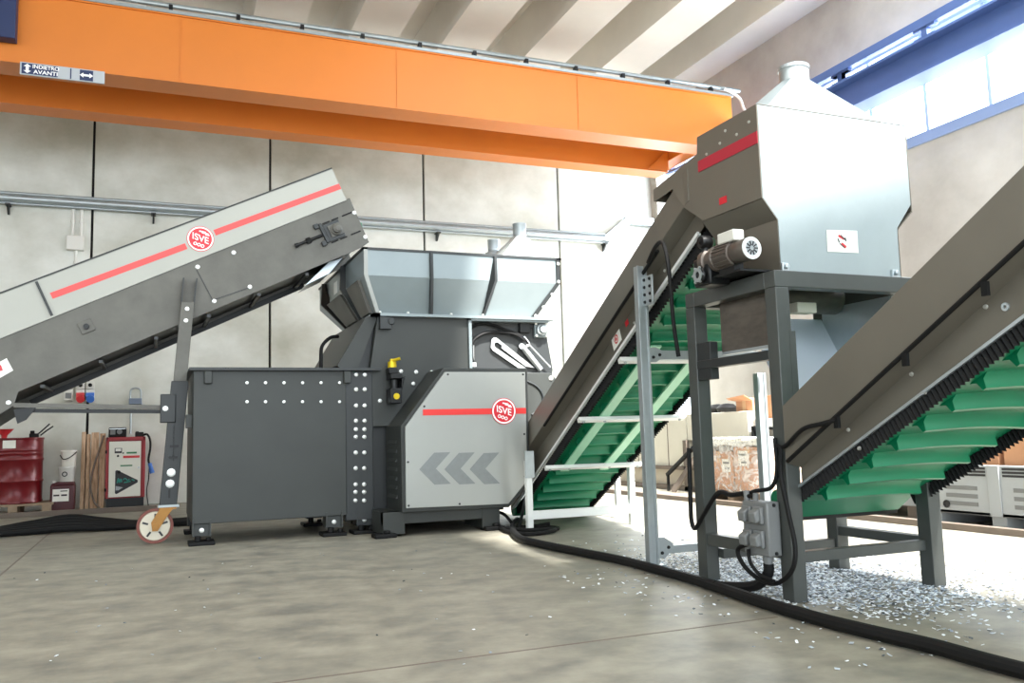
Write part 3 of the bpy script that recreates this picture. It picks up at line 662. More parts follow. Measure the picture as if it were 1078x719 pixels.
bm = B(); box(bm, .235, .285, 7.42, 7.5, .92, 1.03); obj('side_lug', bm, 'anth', rbx, bevel=.004)
def foot(x, y, m='anth', w=.14):
    bm = B(); box(bm, x-w/2, x+w/2, y, y+.14, .07, .2); box(bm, x-w/2, x-w/2+.012, y-.03, y, .07, .2); box(bm, x+w/2-.012, x+w/2, y-.03, y, .07, .2); f = obj('foot', bm, m, sh)
    bm = B(); box(bm, x-w/2-.03, x+w/2+.03, y-.05, y+.16, 0, .03); cyl(bm, (x-.03, y-.01, .03), (x-.03, y-.01, .075), .025, seg=12); cyl(bm, (x+.05, y-.01, .03), (x+.05, y-.01, .06), .02, seg=12); obj('machine_mount', bm, 'black', f, bevel=.006)
    bolts(f, [(x, y-.002, .115)], (0, -1, 0), .017, .014)
    return f
foot(.36, 7.36); foot(1.40, 7.36); foot(1.66, 7.38, 'anth2'); foot(.36, 8.35); foot(1.40, 8.35)
# main body
bm = B(); exz(bm, [(1.70, 1.86), (1.445, 1.43), (1.60, 1.39), (1.735, 1.39), (1.735, .12), (2.96, .12), (2.96, .78), (3.25, .86), (3.44, 1.10), (3.50, 1.40), (3.45, 1.72), (3.43, 1.865)], 7.45, 8.9); obj('body', bm, 'anth2', sh)
bm = B(); exz(bm, [(1.70, 1.86), (1.445, 1.43), (1.47, 1.40), (1.62, 1.40), (1.80, 1.86)], 7.40, 7.45); obj('shoulder_plate', bm, 'anth', sh)
bm = B(); exz(bm, [(1.79, 1.86), (1.72, 1.40), (1.72, .9), (2.63, .9), (2.63, 1.86)], 7.36, 7.45); fp = obj('front_plate', bm, 'anth', sh, bevel=.004)
bm = B(); box(bm, 2.62, 2.65, 7.33, 7.46, 1.37, 1.86); box(bm, 2.62, 3.42, 7.33, 7.46, 1.835, 1.865); obj('recess_frame', bm, 'hop', sh, bevel=.003)
bolts(fp, [onY(*p, 7.36) for p in ((422, 391), (438, 391.7), (454.5, 392), (470, 392.3), (435, 404), (400, 422))], (0, -1, 0), .016, .014)
p = onY(408, 336, 7.36); bm = B(); box(bm, 1.80, 1.90, 7.31, 7.36, 1.74, 1.85); cyl(bm, (1.90, 7.30, 1.81), (1.90, 7.36, 1.81), .03, seg=14); obj('lug', bm, 'anth2', fp, bevel=.004)
bm = B(); tube(bm, [(1.52, 7.75, 1.72), (1.44, 7.7, 1.70), (1.36, 7.65, 1.62), (1.34, 7.6, 1.5), (1.34, 7.6, 1.38)], .016, 8, 6); obj('black_hose', bm, 'black', sh)
# hoses, hook plate, cylinder and bearing inside the recess
Yr = 7.45
sP = lambda x, y, Y=7.43: onY(480+x/8.98, 320+y/8.98, Y)
for pts in ([(125, 560), (118, 440), (122, 290), (160, 215), (255, 183), (360, 200), (470, 245), (540, 268), (640, 320), (690, 380)], [(160, 560), (150, 440), (165, 350), (240, 290), (330, 266), (430, 268), (530, 280), (600, 310), (650, 350)]):
    bm = B(); tube(bm, [sP(*p, 7.40) for p in pts], .014, 8, 5); obj('hydraulic_hose', bm, 'black', sh)
bm = B()
for px in (130, 162): cyl(bm, sP(px, 530, 7.40), sP(px, 390, 7.40), .011, seg=10)
a = sP(148, 575, 7.41); box(bm, a.x-.035, a.x+.035, 7.38, 7.44, a.z-.02, a.z+.02); obj('hose_fitting', bm, 'steel', sh)
bm = B(); prism(bm, [sP(*p, 7.42) for p in ((360, 315), (338, 335), (330, 410), (350, 440), (590, 605), (660, 605), (405, 432), (440, 415), (440, 395), (395, 362), (368, 362), (360, 385), (365, 405), (405, 432), (400, 428), (740, 605))][:7] + [sP(*p, 7.42) for p in ((370, 408), (362, 385), (372, 364), (395, 362), (435, 392), (432, 418), (660, 590), (745, 605), (385, 320))], (0, .012, 0))
obj('hook_plate', bm, 'steel', sh, label='bright steel slotted hook plate')
bm = B(); cyl(bm, sP(625, 400, 7.41), sP(800, 620, 7.41), .027, seg=16); cyl(bm, sP(622, 398, 7.37), sP(622, 398, 7.44), .026, seg=14); obj('gas_cylinder', bm, 'steel', sh)
bm = B(); tube(bm, [sP(690, 385, 7.40), sP(890, 600, 7.40)], .01, 8, 1, False); tube(bm, [sP(640, 310, 7.40), sP(690, 380, 7.40), sP(665, 400, 7.4)], .014, 8); obj('steel_pipe', bm, 'steel', sh)
c = sP(795, 247, 7.44); bm = B(); box(bm, c.x-.07, c.x+.06, 7.41, 7.45, c.z-.075, c.z+.075); bp_ = obj('flange_bearing', bm, 'hop', sh, bevel=.01)
bm = B(); lathe(bm, [(.058, 0), (.055, .03), (.04, .035), (.034, .06), (.012, .065)], (c.x, 7.41, c.z), 24, (0, -1, 0)); obj('bearing_cap', bm, 'galvd', bp_)
bolts(bp_, [(c.x+a*.052, 7.41, c.z+b*.058) for a in (-1, 1) for b in (-1, 1)], (0, -1, 0), .012, .012)
bm = B(); p = sP(650, 215, 7.43); box(bm, p.x-.06, p.x+.05, 7.40, 7.45, p.z-.06, p.z+.05); cyl(bm, p+V((.06, -.03, 0)), p+V((.06, .02, 0)), .02, seg=12); obj('dark_bracket', bm, 'blackm', sh, bevel=.005)
# lower right cover with curved slot
bm = B(); exz(bm, [(2.6, 1.36), (3.40, 1.36), (3.49, 1.28), (3.44, 1.05), (3.15, .86), (2.96, .78), (2.96, .4), (2.6, .4)], 7.30, 7.45); lc = obj('side_cover', bm, 'anth', sh, bevel=.005)
bm = B(); c = V((3.08, 7.295, 1.12)); pts = [c+V((.24*math.cos(t), 0, .17*math.sin(t))) for t in [math.radians(a) for a in range(-60, 100, 10)]]
tube(bm, pts, .012, 6, 2); obj('curved_slot', bm, 'anth2', lc)
bolts(lc, [(3.41, 7.30, 1.31), (3.30, 7.30, .97), (3.46, 7.30, 1.22)], (0, -1, 0), .02, .014)
# hopper with flaring sides and ribs
T = 2.43; Mz = 2.205; Bz = 1.875
top = [(1.66, 7.3), (3.53, 7.3), (3.53, 9.45), (1.66, 9.45)]; bot = [(1.79, 7.40), (3.30, 7.40), (3.30, 8.75), (1.79, 8.75)]
bm = B()
for i in range(4):
    a, b = top[i], top[(i+1) % 4]; c_, d_ = bot[i], bot[(i+1) % 4]
    sheet(bm, [(*a, Mz), (*b, Mz), (*b, T), (*a, T)], .008); sheet(bm, [(*c_, Bz), (*d_, Bz), (*b, Mz), (*a, Mz)], .008)
ho = obj('hopper', bm, 'hop', sh, smooth=20)
bm = B()
for (x0, x1, y0, y1) in ((1.645, 3.55, 7.285, 7.33), (1.645, 3.55, 9.42, 9.46), (1.645, 1.69, 7.285, 9.46), (3.50, 3.55, 7.285, 9.46)): box(bm, x0, x1, y0, y1, T, T+.02)
obj('rim', bm, 'anth2', ho)
bm = B(); box(bm, 1.74, 3.47, 7.30, 7.42, Bz-.02, Bz+.005); box(bm, 1.74, 1.80, 7.30, 8.85, Bz-.02, Bz+.005); obj('base_flange', bm, 'hop', ho)
def ribx(x):
    k = (x-1.66)/1.87; xb = 1.79+k*1.51
    bm = B(); prism(bm, [(x-.012, 7.3, T), (x-.012, 7.26, T), (x-.012, 7.255, Mz), (xb-.012, 7.34, Bz), (xb-.012, 7.40, Bz), (x-.012, 7.3, Mz)], (.024, 0, 0)); return bm
for x in (2.262, 2.872): obj('rib', ribx(x), 'anth2', ho)  # dark paint stands in for shade on the ribs' left sides
bm = B(); prism(bm, [(3.495, 7.292, T), (3.53, 7.292, T), (3.53, 7.292, Mz), (3.30, 7.39, Bz), (3.25, 7.39, Bz), (3.495, 7.292, Mz+.01)], (0, -.012, 0)); eb = obj('end_flange', bm, 'anth2', ho)
bolts(eb, [(3.513, 7.28, 2.39), (3.513, 7.28, 2.22), (3.45, 7.30, 2.10), (3.37, 7.33, 1.98), (3.30, 7.36, 1.90)], (0, -1, 0), .014, .012)
bm = B(); prism(bm, [(1.655, 7.29, T), (1.69, 7.29, T), (1.69, 7.29, Mz), (1.82, 7.39, Bz), (1.785, 7.39, Bz), (1.655, 7.29, Mz)], (0, -.012, 0)); obj('end_flange', bm, 'silver', ho)
bolts(ho, [(1.80, 7.31, Bz+.005), (2.05, 7.31, Bz+.005), (2.45, 7.31, Bz+.005), (2.75, 7.31, Bz+.005), (3.05, 7.31, Bz+.005), (3.42, 7.31, Bz+.005)], (0, 0, 1), .012, .016)
# left side ribs and raised panels of the hopper
def sidept(y, z, o):
    if z >= Mz: return V((1.66-o, y, z))
    k = (Mz-z)/(Mz-Bz); yb = 7.40+(y-7.3)/2.15*1.35
    return V((1.66+.13*k-o, y+(yb-y)*k, z))
for y in (8.05, 9.05):
    bm = B(); prism(bm, [sidept(y, T, 0), sidept(y, T, .05), sidept(y, Mz, .06), sidept(y, Bz, .04), sidept(y, Bz, 0), sidept(y, Mz, 0)], (0, .03, 0)); obj('rib', bm, 'anth2', ho)
for ya, yb in ((7.45, 7.95), (8.25, 8.95)):
    bm = B(); prism(bm, [sidept(ya, Mz-.02, .004), sidept(yb, Mz-.02, .004), sidept(yb, Bz+.03, .004), sidept(ya, Bz+.03, .004)], (-.03, 0, 0)); obj('raised_panel', bm, 'side', ho)
bm = B(); prism(bm, [sidept(8.45, 2.36, 0), sidept(8.62, 2.36, 0), sidept(8.62, 2.24, 0), sidept(8.45, 2.24, 0)], (-.008, 0, 0)); obj('plate_window', bm, 'steel', ho)
# hydraulic pin bracket with yellow fittings
bm = B(); box(bm, 1.86, 1.96, 7.20, 7.36, 1.30, 1.345); box(bm, 1.85, 1.93, 7.22, 7.34, 1.345, 1.40); cyl(bm, (1.905, 7.26, 1.2), (1.905, 7.26, 1.30), .035, seg=16); box(bm, 1.855, 1.955, 7.20, 7.34, 1.09, 1.22); prism(bm, [(1.955, 7.2, 1.30), (1.99, 7.2, 1.33), (1.955, 7.2, 1.2)], (0, .14, 0)); hb = obj('ram_pin_block', bm, 'blackm', sh, bevel=.006)
bm = B(); cyl(bm, (1.89, 7.27, 1.40), (1.89, 7.27, 1.45), .038, seg=16); cyl(bm, (1.89, 7.27, 1.45), (1.89, 7.27, 1.475), .02, seg=12); cyl(bm, (1.89, 7.25, 1.46), (1.95, 7.22, 1.475), .014, seg=8); obj('yellow_fitting', bm, 'yellow', hb)
bm = B(); cyl(bm, (1.905, 7.20, 1.15), (1.905, 7.185, 1.15), .026, seg=18); obj('yellow_plug', bm, 'yellow', hb)
# silver drive guard
gp_ = [(2.243, 1.335), (2.975, 1.335), (2.968, .405), (2.785, .215), (1.893, .23), (1.897, .885)]
gpo = [(2.235, 1.37), (3.005, 1.37), (3.0, .39), (2.80, .185), (1.865, .195), (1.865, .895)]
bm = B(); exz(bm, gpo, 6.915, 7.42); gb = obj('drive_guard', bm, 'anth', sh, bevel=.006)
bm = B(); exz(bm, gp_, 6.895, 6.914); gf = obj('guard_panel', bm, 'silver', gb, bevel=.003, label='silver painted front panel')
bm = B(); box(bm, 2.047, 2.972, 6.892, 6.895, .975, 1.025); x0 = 2.047
obj('red_stripe', bm, 'red', gf, label='red stripe')
bmesh_pts = None
logo(gf, (2.765, 6.893, 1.0), (1, 0, 0), (0, 0, 1), .112, math.radians(-16))
M['chev'] = mat('chevron_grey', srgb(128, 132, 132), .45, .3, .05, 30)
for k in range(3):
    a = onY(441.5+26.5*k, 494, 6.893); h = .13; t = .14
    bm = B(); exz(bm, [(a.x, a.z), (a.x+.128, a.z+h), (a.x+.128+t, a.z+h), (a.x+t, a.z), (a.x+.128+t, a.z-h), (a.x+.128, a.z-h)], 6.892, 6.8955); obj('chevron', bm, M['chev'], gf)
bolts(gf, [(2.27, 6.895, 1.315), (2.955, 6.895, 1.315), (2.95, 6.895, .80), (1.915, 6.895, .25), (1.915, 6.895, .6), (2.06, 6.895, 1.05), (2.35, 6.895, .24), (2.945, 6.895, .44)], (0, -1, 0), .008, .006, 'anth2', 'screw')
for k in range(7):
    z = .30+.075*k
    bm = B(); prism(bm, [(1.865, 7.05, z), (1.85, 7.05, z), (1.865, 7.05, z+.03)], (0, .27, 0)); obj('louver', bm, 'anth', gb)
bm = B(); box(bm, 1.72, 1.90, 6.96, 7.42, .02, .20); box(bm, 2.57, 2.73, 6.96, 7.42, .02, .20); box(bm, 1.72, 2.73, 6.97, 7.05, .10, .20); bs = obj('guard_base', bm, 'anth', sh, bevel=.004)
for x in (1.74, 2.68):
    bm = B(); box(bm, x-.10, x+.08, 6.90, 7.05, 0, .035); cyl(bm, (x, 6.93, .035), (x, 6.93, .06), .03, seg=12); obj('machine_mount', bm, 'black', bs, bevel=.008)
bm = B(); box(bm, 1.74, 2.90, 8.3, 8.9, 0, .13); obj('rear_base', bm, 'anth2', sh)

# two extraction hoods behind the hopper
def exhood(bx0, bx1, by, zb, h, xs, rs, lab):
    t = thing('extraction_hood', lab, 'hood', ((bx0+bx1)/2, by+.4, 0), 'galvanized hoods behind the hopper')
    bm = B(); box(bm, bx0, bx0+(bx1-bx0)*.55, by+.1, by+.7, 0, zb-.03); box(bm, bx0, bx1, by, by+.8, zb-.03, zb); obj('casing', bm, 'galv', t, bevel=.005)
    bm = B(); n = 20; A = []; C = []
    ct = V((xs, by+.35, zb+h)); hx = (bx1-bx0)/2-.01; hy = .39; cc = V(((bx0+bx1)/2, by+.4, zb))
    for i in range(n):
        a = 2*math.pi*(i+.5)/n; dx, dy = math.cos(a), math.sin(a); s = 1/max(abs(dx), abs(dy))
        A.append(bm.verts.new(cc+V((dx*s*hx, dy*s*hy, 0)))); C.append(bm.verts.new(ct+V((dx*rs, dy*rs, 0))))
    for i in range(n): bm.faces.new([A[i], A[(i+1) % n], C[(i+1) % n], C[i]])
    bm.faces.new(A[::-1]); bm.faces.new(C); obj('cone', bm, 'galvd', t, smooth=20)
    bm = B(); lathe(bm, [(rs, h+zb), (rs, h+zb+.14), (rs*1.04, h+zb+.145), (rs*1.04, h+zb+.16), (rs*.9, h+zb+.16), (rs*.9, h+zb+.02)], (xs, by+.35, 0), 28); obj('spigot', bm, 'galvd', t)
    return t
a = onY(524, 273, 9.6); b = onY(584, 272, 9.6); s = onY(547, 246, 9.9); zc = onY(547, 249, 9.9).z
exhood(a.x, b.x, 9.55, a.z-.0, zc-a.z, s.x, .085, 'galvanized pyramid hood with spigot behind right end of hopper, larger one')
a = onY(508, 271, 11.1); s = onY(518.5, 263, 11.3)
exhood(a.x, a.x+.7, 10.9, a.z-.0, .13, s.x, .085, 'smaller galvanized hood spigot rising behind the hopper, left one')

# ------------------------------------------------------------------ belts
def belt_mesh(bm, y0, z0, y1, z1, x0, x1, thick=.02):
    d = V((0, y1-y0, z1-z0)); n = V((0, -(z1-z0), (y1-y0))).normalized()
    if n.z < 0: n = -n
    p = V((0, y0, z0))
    prism(bm, [V((x0, y0, z0)), V((x1, y0, z0)), V((x1, y0, z0))+n*thick, V((x0, y0, z0))+n*thick], d); return d.normalized(), n
def conveyor_belt(parent, y0, z0, y1, z1, x0, x1, pitch, cleat_h, curve, inset):
    bm = B(); d, n = belt_mesh(bm, y0, z0, y1, z1, x0, x1)
    bl = obj('belt', bm, 'belt', parent)
    L = (V((0, y1, z1))-V((0, y0, z0))).length; k = int(L/pitch); first = None
    for i in range(k):
        s = .12+i*pitch
        if s > L-.08: break
        if first is None:
            bm = B(); N = 10; rows = []
            for j in range(N+1):
                t = j/N; x = x0+inset+(x1-x0-2*inset)*t; sag = curve*math.sin(math.pi*t)
                p = V((x, y0, z0))+d*(s+sag)
                rows.append([bm.verts.new(p+d*a-n*b) for a, b in ((-.05, -.002), (.05, -.002), (.018, .014), (.008, cleat_h), (-.008, cleat_h), (-.018, .014))])
            for r0, r1 in zip(rows, rows[1:]):
                for q_ in range(6): bm.faces.new([r0[q_], r0[(q_+1) % 6], r1[(q_+1) % 6], r1[q_]])
            bm.faces.new(rows[0]); bm.faces.new(rows[-1][::-1]); first = obj('cleat', bm, 'belt', bl, smooth=50); s0 = s
        else: dup(first, d*(s-s0))
    return bl, d, n, L
def corrugated(parent, x, y0, z0, y1, z1, h, pitch=.035, amp=.012, up=.022):
    bm = B(); d = V((0, y1-y0, z1-z0)); L = d.length; d.normalize(); n = V((0, -d.z, d.y)); n = n if n.z > 0 else -n
    k = int(L/pitch); pts = []
    P = V((0, y0, z0)); prev = None
    for i in range(2*k+1):
        s = i*pitch/2; xx = x+(amp if i % 2 else -amp)
        hh = h*(1.0 if i % 2 else .82)
        a = bm.verts.new(P+d*s+V((xx, 0, 0))+n*up); b = bm.verts.new(P+d*s+V((xx, 0, 0))-n*hh)
        a2 = bm.verts.new(P+d*s+V((xx+.006, 0, 0))+n*up); b2 = bm.verts.new(P+d*s+V((xx+.006, 0, 0))-n*hh)
        if prev:
            pa, pb, pa2, pb2 = prev
            for f in ((pa, a, b, pb), (pa2, pb2, b2, a2), (pb, b, b2, pb2), (pa, pa2, a2, a)): bm.faces.new(f)
        prev = (a, b, a2, b2)
    return obj('corrugated_edge', bm, 'black', parent, smooth=10)

# ------------------------------------------------------------------ discharge conveyor with hood
dcv = thing('discharge_conveyor', 'inclined discharge conveyor with green cleated belt rising from the shredder to a steel hood', 'conveyor', (3.2, 5.5, 0))
XU, XL = 2.70, 2.785; XUR, XLR = 3.655, 3.57
topl = lambda y: 3.922-.435*y
fold = lambda y: 3.794-.447*y
botl = lambda y: 3.723-.467*y
YT = 7.85
def conv_side(xu, xl, sgn, parent, ytop, ybot, topf, foldf, botf, m):
    bm = B(); t = .006*sgn
    ys = [ybot, ytop]
    up = [(y, topf(y)) for y in ys]; mid = [(y, foldf(y)) for y in ys]; m2 = [(y, foldf(y)-.025) for y in ys]; lo = [(y, botf(y)) for y in ys]
    for A_, B_, xa, xb in ((up, mid, xu, xu), (mid, m2, xu, xl), (m2, lo, xl, xl)):
        sheet(bm, [(xa, *A_[0]), (xa, *A_[1]), (xb, *B_[1]), (xb, *B_[0])], .006)
    return obj('side_panel', bm, m, parent, smooth=20)
XF = SKEW
conv_side(XU, XL, -1, dcv, 3.9, YT, topl, fold, botl, 'side2')
conv_side(XUR, XLR, 1, dcv, 3.9, YT, topl, fold, botl, 'side2')
bm = B(); sheet(bm, [(XU, 4.15, topl(4.15)), (XUR, 4.15, topl(4.15)), (XUR, YT, topl(YT)), (XU, YT, topl(YT))], .008); obj('top_cover', bm, 'side2', dcv)
bm = B(); bar(bm, (XL-.006, 3.95, botl(3.95)), (XL-.006, YT-.1, botl(YT-.1)), .02, .022, side=(1, 0, 0)); obj('edge_profile', bm, 'white', dcv)
bm = B(); bar(bm, (XLR+.006, 3.95, botl(3.95)), (XLR+.006, YT-.1, botl(YT-.1)), .02, .022, side=(1, 0, 0)); obj('edge_profile', bm, 'white', dcv)
bz = lambda y: botl(y)-.03
bl, d2, n2, L2 = conveyor_belt(dcv, YT-.15, bz(YT-.15), 3.62, bz(3.62), XL+.035, XLR-.01, .20, .05, .015, .08)
corrugated(bl, XL+.02, YT-.15, bz(YT-.15), 3.62, bz(3.62), .05); corrugated(bl, XLR-.045, YT-.15, bz(YT-.15), 3.62, bz(3.62), .05)
bm = B(); cyl(bm, (XL, YT-.06, .10), (XLR, YT-.06, .10), .075, seg=24); obj('tail_roller', bm, 'belt', dcv)
# return-side guide strips and white cross bars
off = n2*-.075
P2 = lambda x, y, o=0: V((x, y, bz(y)))+n2*(-.06-o)
for xx in (2.94, 3.30):
    bm = B(); bar(bm, P2(xx, 6.76), P2(xx, 4.9), .075, .012, side=(1, 0, 0)); obj('guide_strip', bm, 'strip', dcv)
for y in (6.65, 5.84, 5.04):
    bm = B(); bar(bm, P2(2.73, y, .02), P2(3.60, y, .02), .045, .03, side=d2); cbz = obj('cross_bar', bm, 'white', dcv, bevel=.003)
    bolts(cbz, [P2(xx, y, .036) for xx in (2.77, 2.94, 3.30, 3.56)], -n2, .010, .008, 'galvd')
XF = None
# white foot frame at the tail
YF = 6.60
bm = B(); box(bm, 2.835, 2.885, YF, YF+.05, 0, .58); fl1 = obj('foot_frame_leg', bm, 'white', dcv, bevel=.003)
bm = B(); box(bm, 2.79, 2.93, YF-.04, YF+.09, 0, .015); box(bm, 2.82, 2.90, YF-.012, YF, .44, .66); obj('foot_plate', bm, 'galvd', fl1)
bm = B(); box(bm, 3.80, 3.85, YF, YF+.05, 0, .56); obj('foot_frame_leg', bm, 'white', dcv, bevel=.003)
bm = B(); box(bm, 4.0, 4.045, 7.2, 7.245, 0, .58); r1 = obj('foot_frame_leg', bm, 'white', dcv, bevel=.003)
bm = B(); bar(bm, (4.02, 7.22, .55), (3.80, 6.3, .80), .04, .04); bar(bm, (4.02, 7.22, .50), (3.88, 7.1, .35), .03, .03); box(bm, 3.97, 4.08, 7.17, 7.28, 0, .012); obj('brace', bm, 'white', dcv)
bm = B(); box(bm, 2.885, 3.80, YF+.005, YF+.045, .10, .17); obj('foot_cross_member', bm, 'white', dcv, bevel=.003)
bm = B(); bar(bm, (2.87, YF+.02, .42), (2.86, 6.85, .02), .02, .02); obj('brace', bm, 'anth2', dcv)
# tall galvanized legs of the conveyor
def prof(bm, x, y, z0, z1):
    box(bm, x-.026, x+.026, y-.026, y+.026, z0, z1)
    for sx_ in (-1, 1): box(bm, x+sx_*.026-.008, x+sx_*.026+.008, y-.034, y-.026, z0, z1)
for xx, zt_ in ((2.735, 1.80), (3.72, 2.06)):
    bm = B(); prof(bm, xx, 4.53 if xx < 3 else 4.70, .0, zt_ if xx < 3 else 1.16); tp = obj('support_post', bm, 'galvd', dcv, bevel=.002)
    bm = B(); yy = 4.53 if xx < 3 else 4.70; box(bm, xx-.06, xx+.06, yy-.06, yy+.06, 0, .015); obj('foot_plate', bm, 'galvd', tp)
bm = B(); box(bm, 2.735, 2.747, 4.39, 4.505, 1.55, 1.73); bpz = obj('bracket_plate', bm, 'galvd', dcv, bevel=.003)
bolts(bpz, [(2.735, 4.415+.06*(k % 2), 1.572+.045*(k//2)) for k in range(8)], (-1, 0, 0), .009, .008, 'blackm')
for za, zb, zc_, zd in ((1.23, 1.285, 1.21, 1.30), (.07, .115, .05, .17)):
    bm = B(); box(bm, 2.762, 3.72, 4.51, 4.55, za, zb); pb_ = obj('post_cross_bar', bm, 'galvd', dcv, bevel=.002)
    bm = B(); exz(bm, [(2.758, zc_), (2.804, zc_), (2.864, (zc_+zd)/2-.01), (2.864, (zc_+zd)/2+.02), (2.804, zd), (2.758, zd)], 4.49, 4.509); gpl = obj('gusset_plate', bm, 'galvd', pb_, bevel=.002)
    bolts(gpl, [(2.784, 4.49, zc_+.03), (2.829, 4.49, (zc_+zd)/2)], (0, -1, 0), .009, .008, 'blackm')
XF = SKEW
# groove and cable clipped along the side
pts = [(XU-.005, y, fold(y)-.022) for y in (4.3, 4.8, 5.4, 6.0, 6.5)]
bm = B(); tube(bm, pts, .012, 8, 3); obj('clipped_cable', bm, 'black', dcv)
XF = None
pts = [(2.69, 4.35, 1.79), (2.66, 4.22, 1.85), (2.64, 4.12, 1.86), (2.62, 4.05, 1.80), (2.62, 4.02, 1.65), (2.63, 4.02, 1.4), (2.66, 4.03, 1.2)]
bm = B(); tube(bm, pts, .012, 8, 5); obj('hanging_cable', bm, 'black', dcv)
# stickers
XF = SKEW
c = onL(649, 357, XL-.004); bm = B(); e1 = V((0, -.906, .423)); e2 = V((0, .423, .906))
def dia(c, a, b): return [c+e1*i*a+e2*j*b for i, j in ((-1, -1), (1, -1), (1, 1), (-1, 1))]
prism(bm, dia(c, .075, .05), (-.002, 0, 0)); st = obj('sticker', bm, 'paper', dcv, label='white sticker with round red logo')
bm = B(); ring(bm, c+V((-.002, 0, 0)), (-1, 0, 0), .022, .032, .001, 24); cyl(bm, c+V((-.002, 0, 0)), c+V((-.0035, 0, 0)), .012, seg=16); obj('sticker_print', bm, 'decalred', st)
c = onL(660, 340, XL-.004); bm = B(); prism(bm, dia(c, .025, .018), (-.002, 0, 0)); obj('red_sticker', bm, 'decalred', dcv)
bolts(dcv, [onL(*p, XL-.003) for p in ((727, 232), (700, 285), (668, 340))], (-1, 0, 0), .009, .008)
XF = None
# hood (one body: wide upper part, folded waist, narrow lower part)
HZ = 2.37; HY0, HY1 = 3.30, 3.80
xs_prof = [(XU, HZ), (XU, 1.90), (XL-.005, 1.80), (XL-.005, 1.545), (XLR-.02, 1.545), (XLR-.02, 1.81), (XUR, 1.94), (XUR, HZ)]
bm = B()
# front sheet, top sheet, side sheets with the sloped back edge
prism(bm, [(x, HY0, z) for x, z in xs_prof], (0, .006, 0))
hd = obj('hood_front', bm, 'hoodg', dcv, smooth=20, label='bright galvanized front sheet of the hood')
bm = B(); sheet(bm, [(XU, HY0, HZ), (XUR, HY0, HZ), (XUR, HY1, HZ), (XU, HY1, HZ)], .006); obj('hood_top', bm, 'side2', dcv)
for xu, xl in ((XU, XL-.005), (XUR, XLR-.02)):
    bm = B()
    up = [(HY0, HZ), (HY1, HZ), (HY1+.01, 2.28), (4.26, 2.205), (4.26, 2.135), (4.06, topl(4.06)), (3.96, fold(3.96)), (3.78, 1.905), (HY0, 1.90)]
    prism(bm, [(xu+(-.008 if xu == XU else .002), y, z) for y, z in up], (.006, 0, 0))
    sheet(bm, [(xu, HY0, 1.90), (xu, 3.80, 1.905), (xl, 3.80, 1.81), (xl, HY0, 1.80)], .006)
    sheet(bm, [(xl, HY0, 1.80), (xl, 3.80, 1.81), (xl, 3.80, 1.62), (xl, HY0, 1.545)], .006)
    hs = obj('hood_side', bm, 'side2', dcv, smooth=20)
    if xu == XU:
        bm = B(); prism(bm, [(xu-.011, HY0+.004, 2.235), (xu-.011, HY0+.004, 2.175), (xu-.011, HY1, 2.175), (xu-.011, HY1, 2.235)], (.003, 0, 0)); obj('red_stripe', bm, mat('dark_red_stripe', srgb(170, 34, 52), .5), hs, label='dark red stripe')
        bolts(hs, [(xu-.008, y, z) for y, z in ((3.36, 2.30), (3.46, 2.27), (3.55, 2.32), (3.60, 2.27), (3.72, 2.25))], (-1, 0, 0), .007, .006)
        c = onX(762, 211, XU-.004); bm = B(); box(bm, XU-.011, XU-.008, c.y-.03, c.y+.03, c.z-.018, c.z+.018); obj('red_sticker', bm, 'decalred', hs)
bm = B(); sheet(bm, [(XU, HY1, HZ), (XUR, HY1, HZ), (XUR, HY1+.01, 2.28), (XU, HY1+.01, 2.28)], .006); sheet(bm, [(XU, HY1+.01, 2.28), (XUR, HY1+.01, 2.28), (XUR, 4.26, 2.205), (XU, 4.26, 2.205)], .006); sheet(bm, [(XU, 4.26, 2.205), (XUR, 4.26, 2.205), (XUR, 4.26, 2.135), (XU, 4.26, 2.135)], .006); obj('hood_back', bm, 'side2', dcv)
# pyramid transition and round spigot on the hood
bm = B(); n = 24; A = []; C = []; ct = V((3.185, 3.58, 2.655)); cc = V((3.20, 3.55, HZ+.004))
for i in range(n):
    a = 2*math.pi*(i+.5)/n; dx, dy = math.cos(a), math.sin(a); s = 1/max(abs(dx), abs(dy))
    A.append(bm.verts.new(cc+V((dx*s*.41, dy*s*.24, 0)))); C.append(bm.verts.new(ct+V((dx*.078, dy*.078, 0))))
for i in range(n): bm.faces.new([A[i], A[(i+1) % n], C[(i+1) % n], C[i]])
bm.faces.new(A[::-1]); bm.faces.new(C); tp = obj('duct_transition', bm, mat('transition_galvanized', srgb(104, 114, 117), .4, .4, .08, 6), dcv, smooth=20)
bm = B(); lathe(bm, [(.078, 2.655), (.078, 2.72), (.083, 2.722), (.083, 2.74), (.07, 2.74), (.07, 2.68)], (3.185, 3.58, 0), 32); obj('spigot', bm, 'galvd', tp)
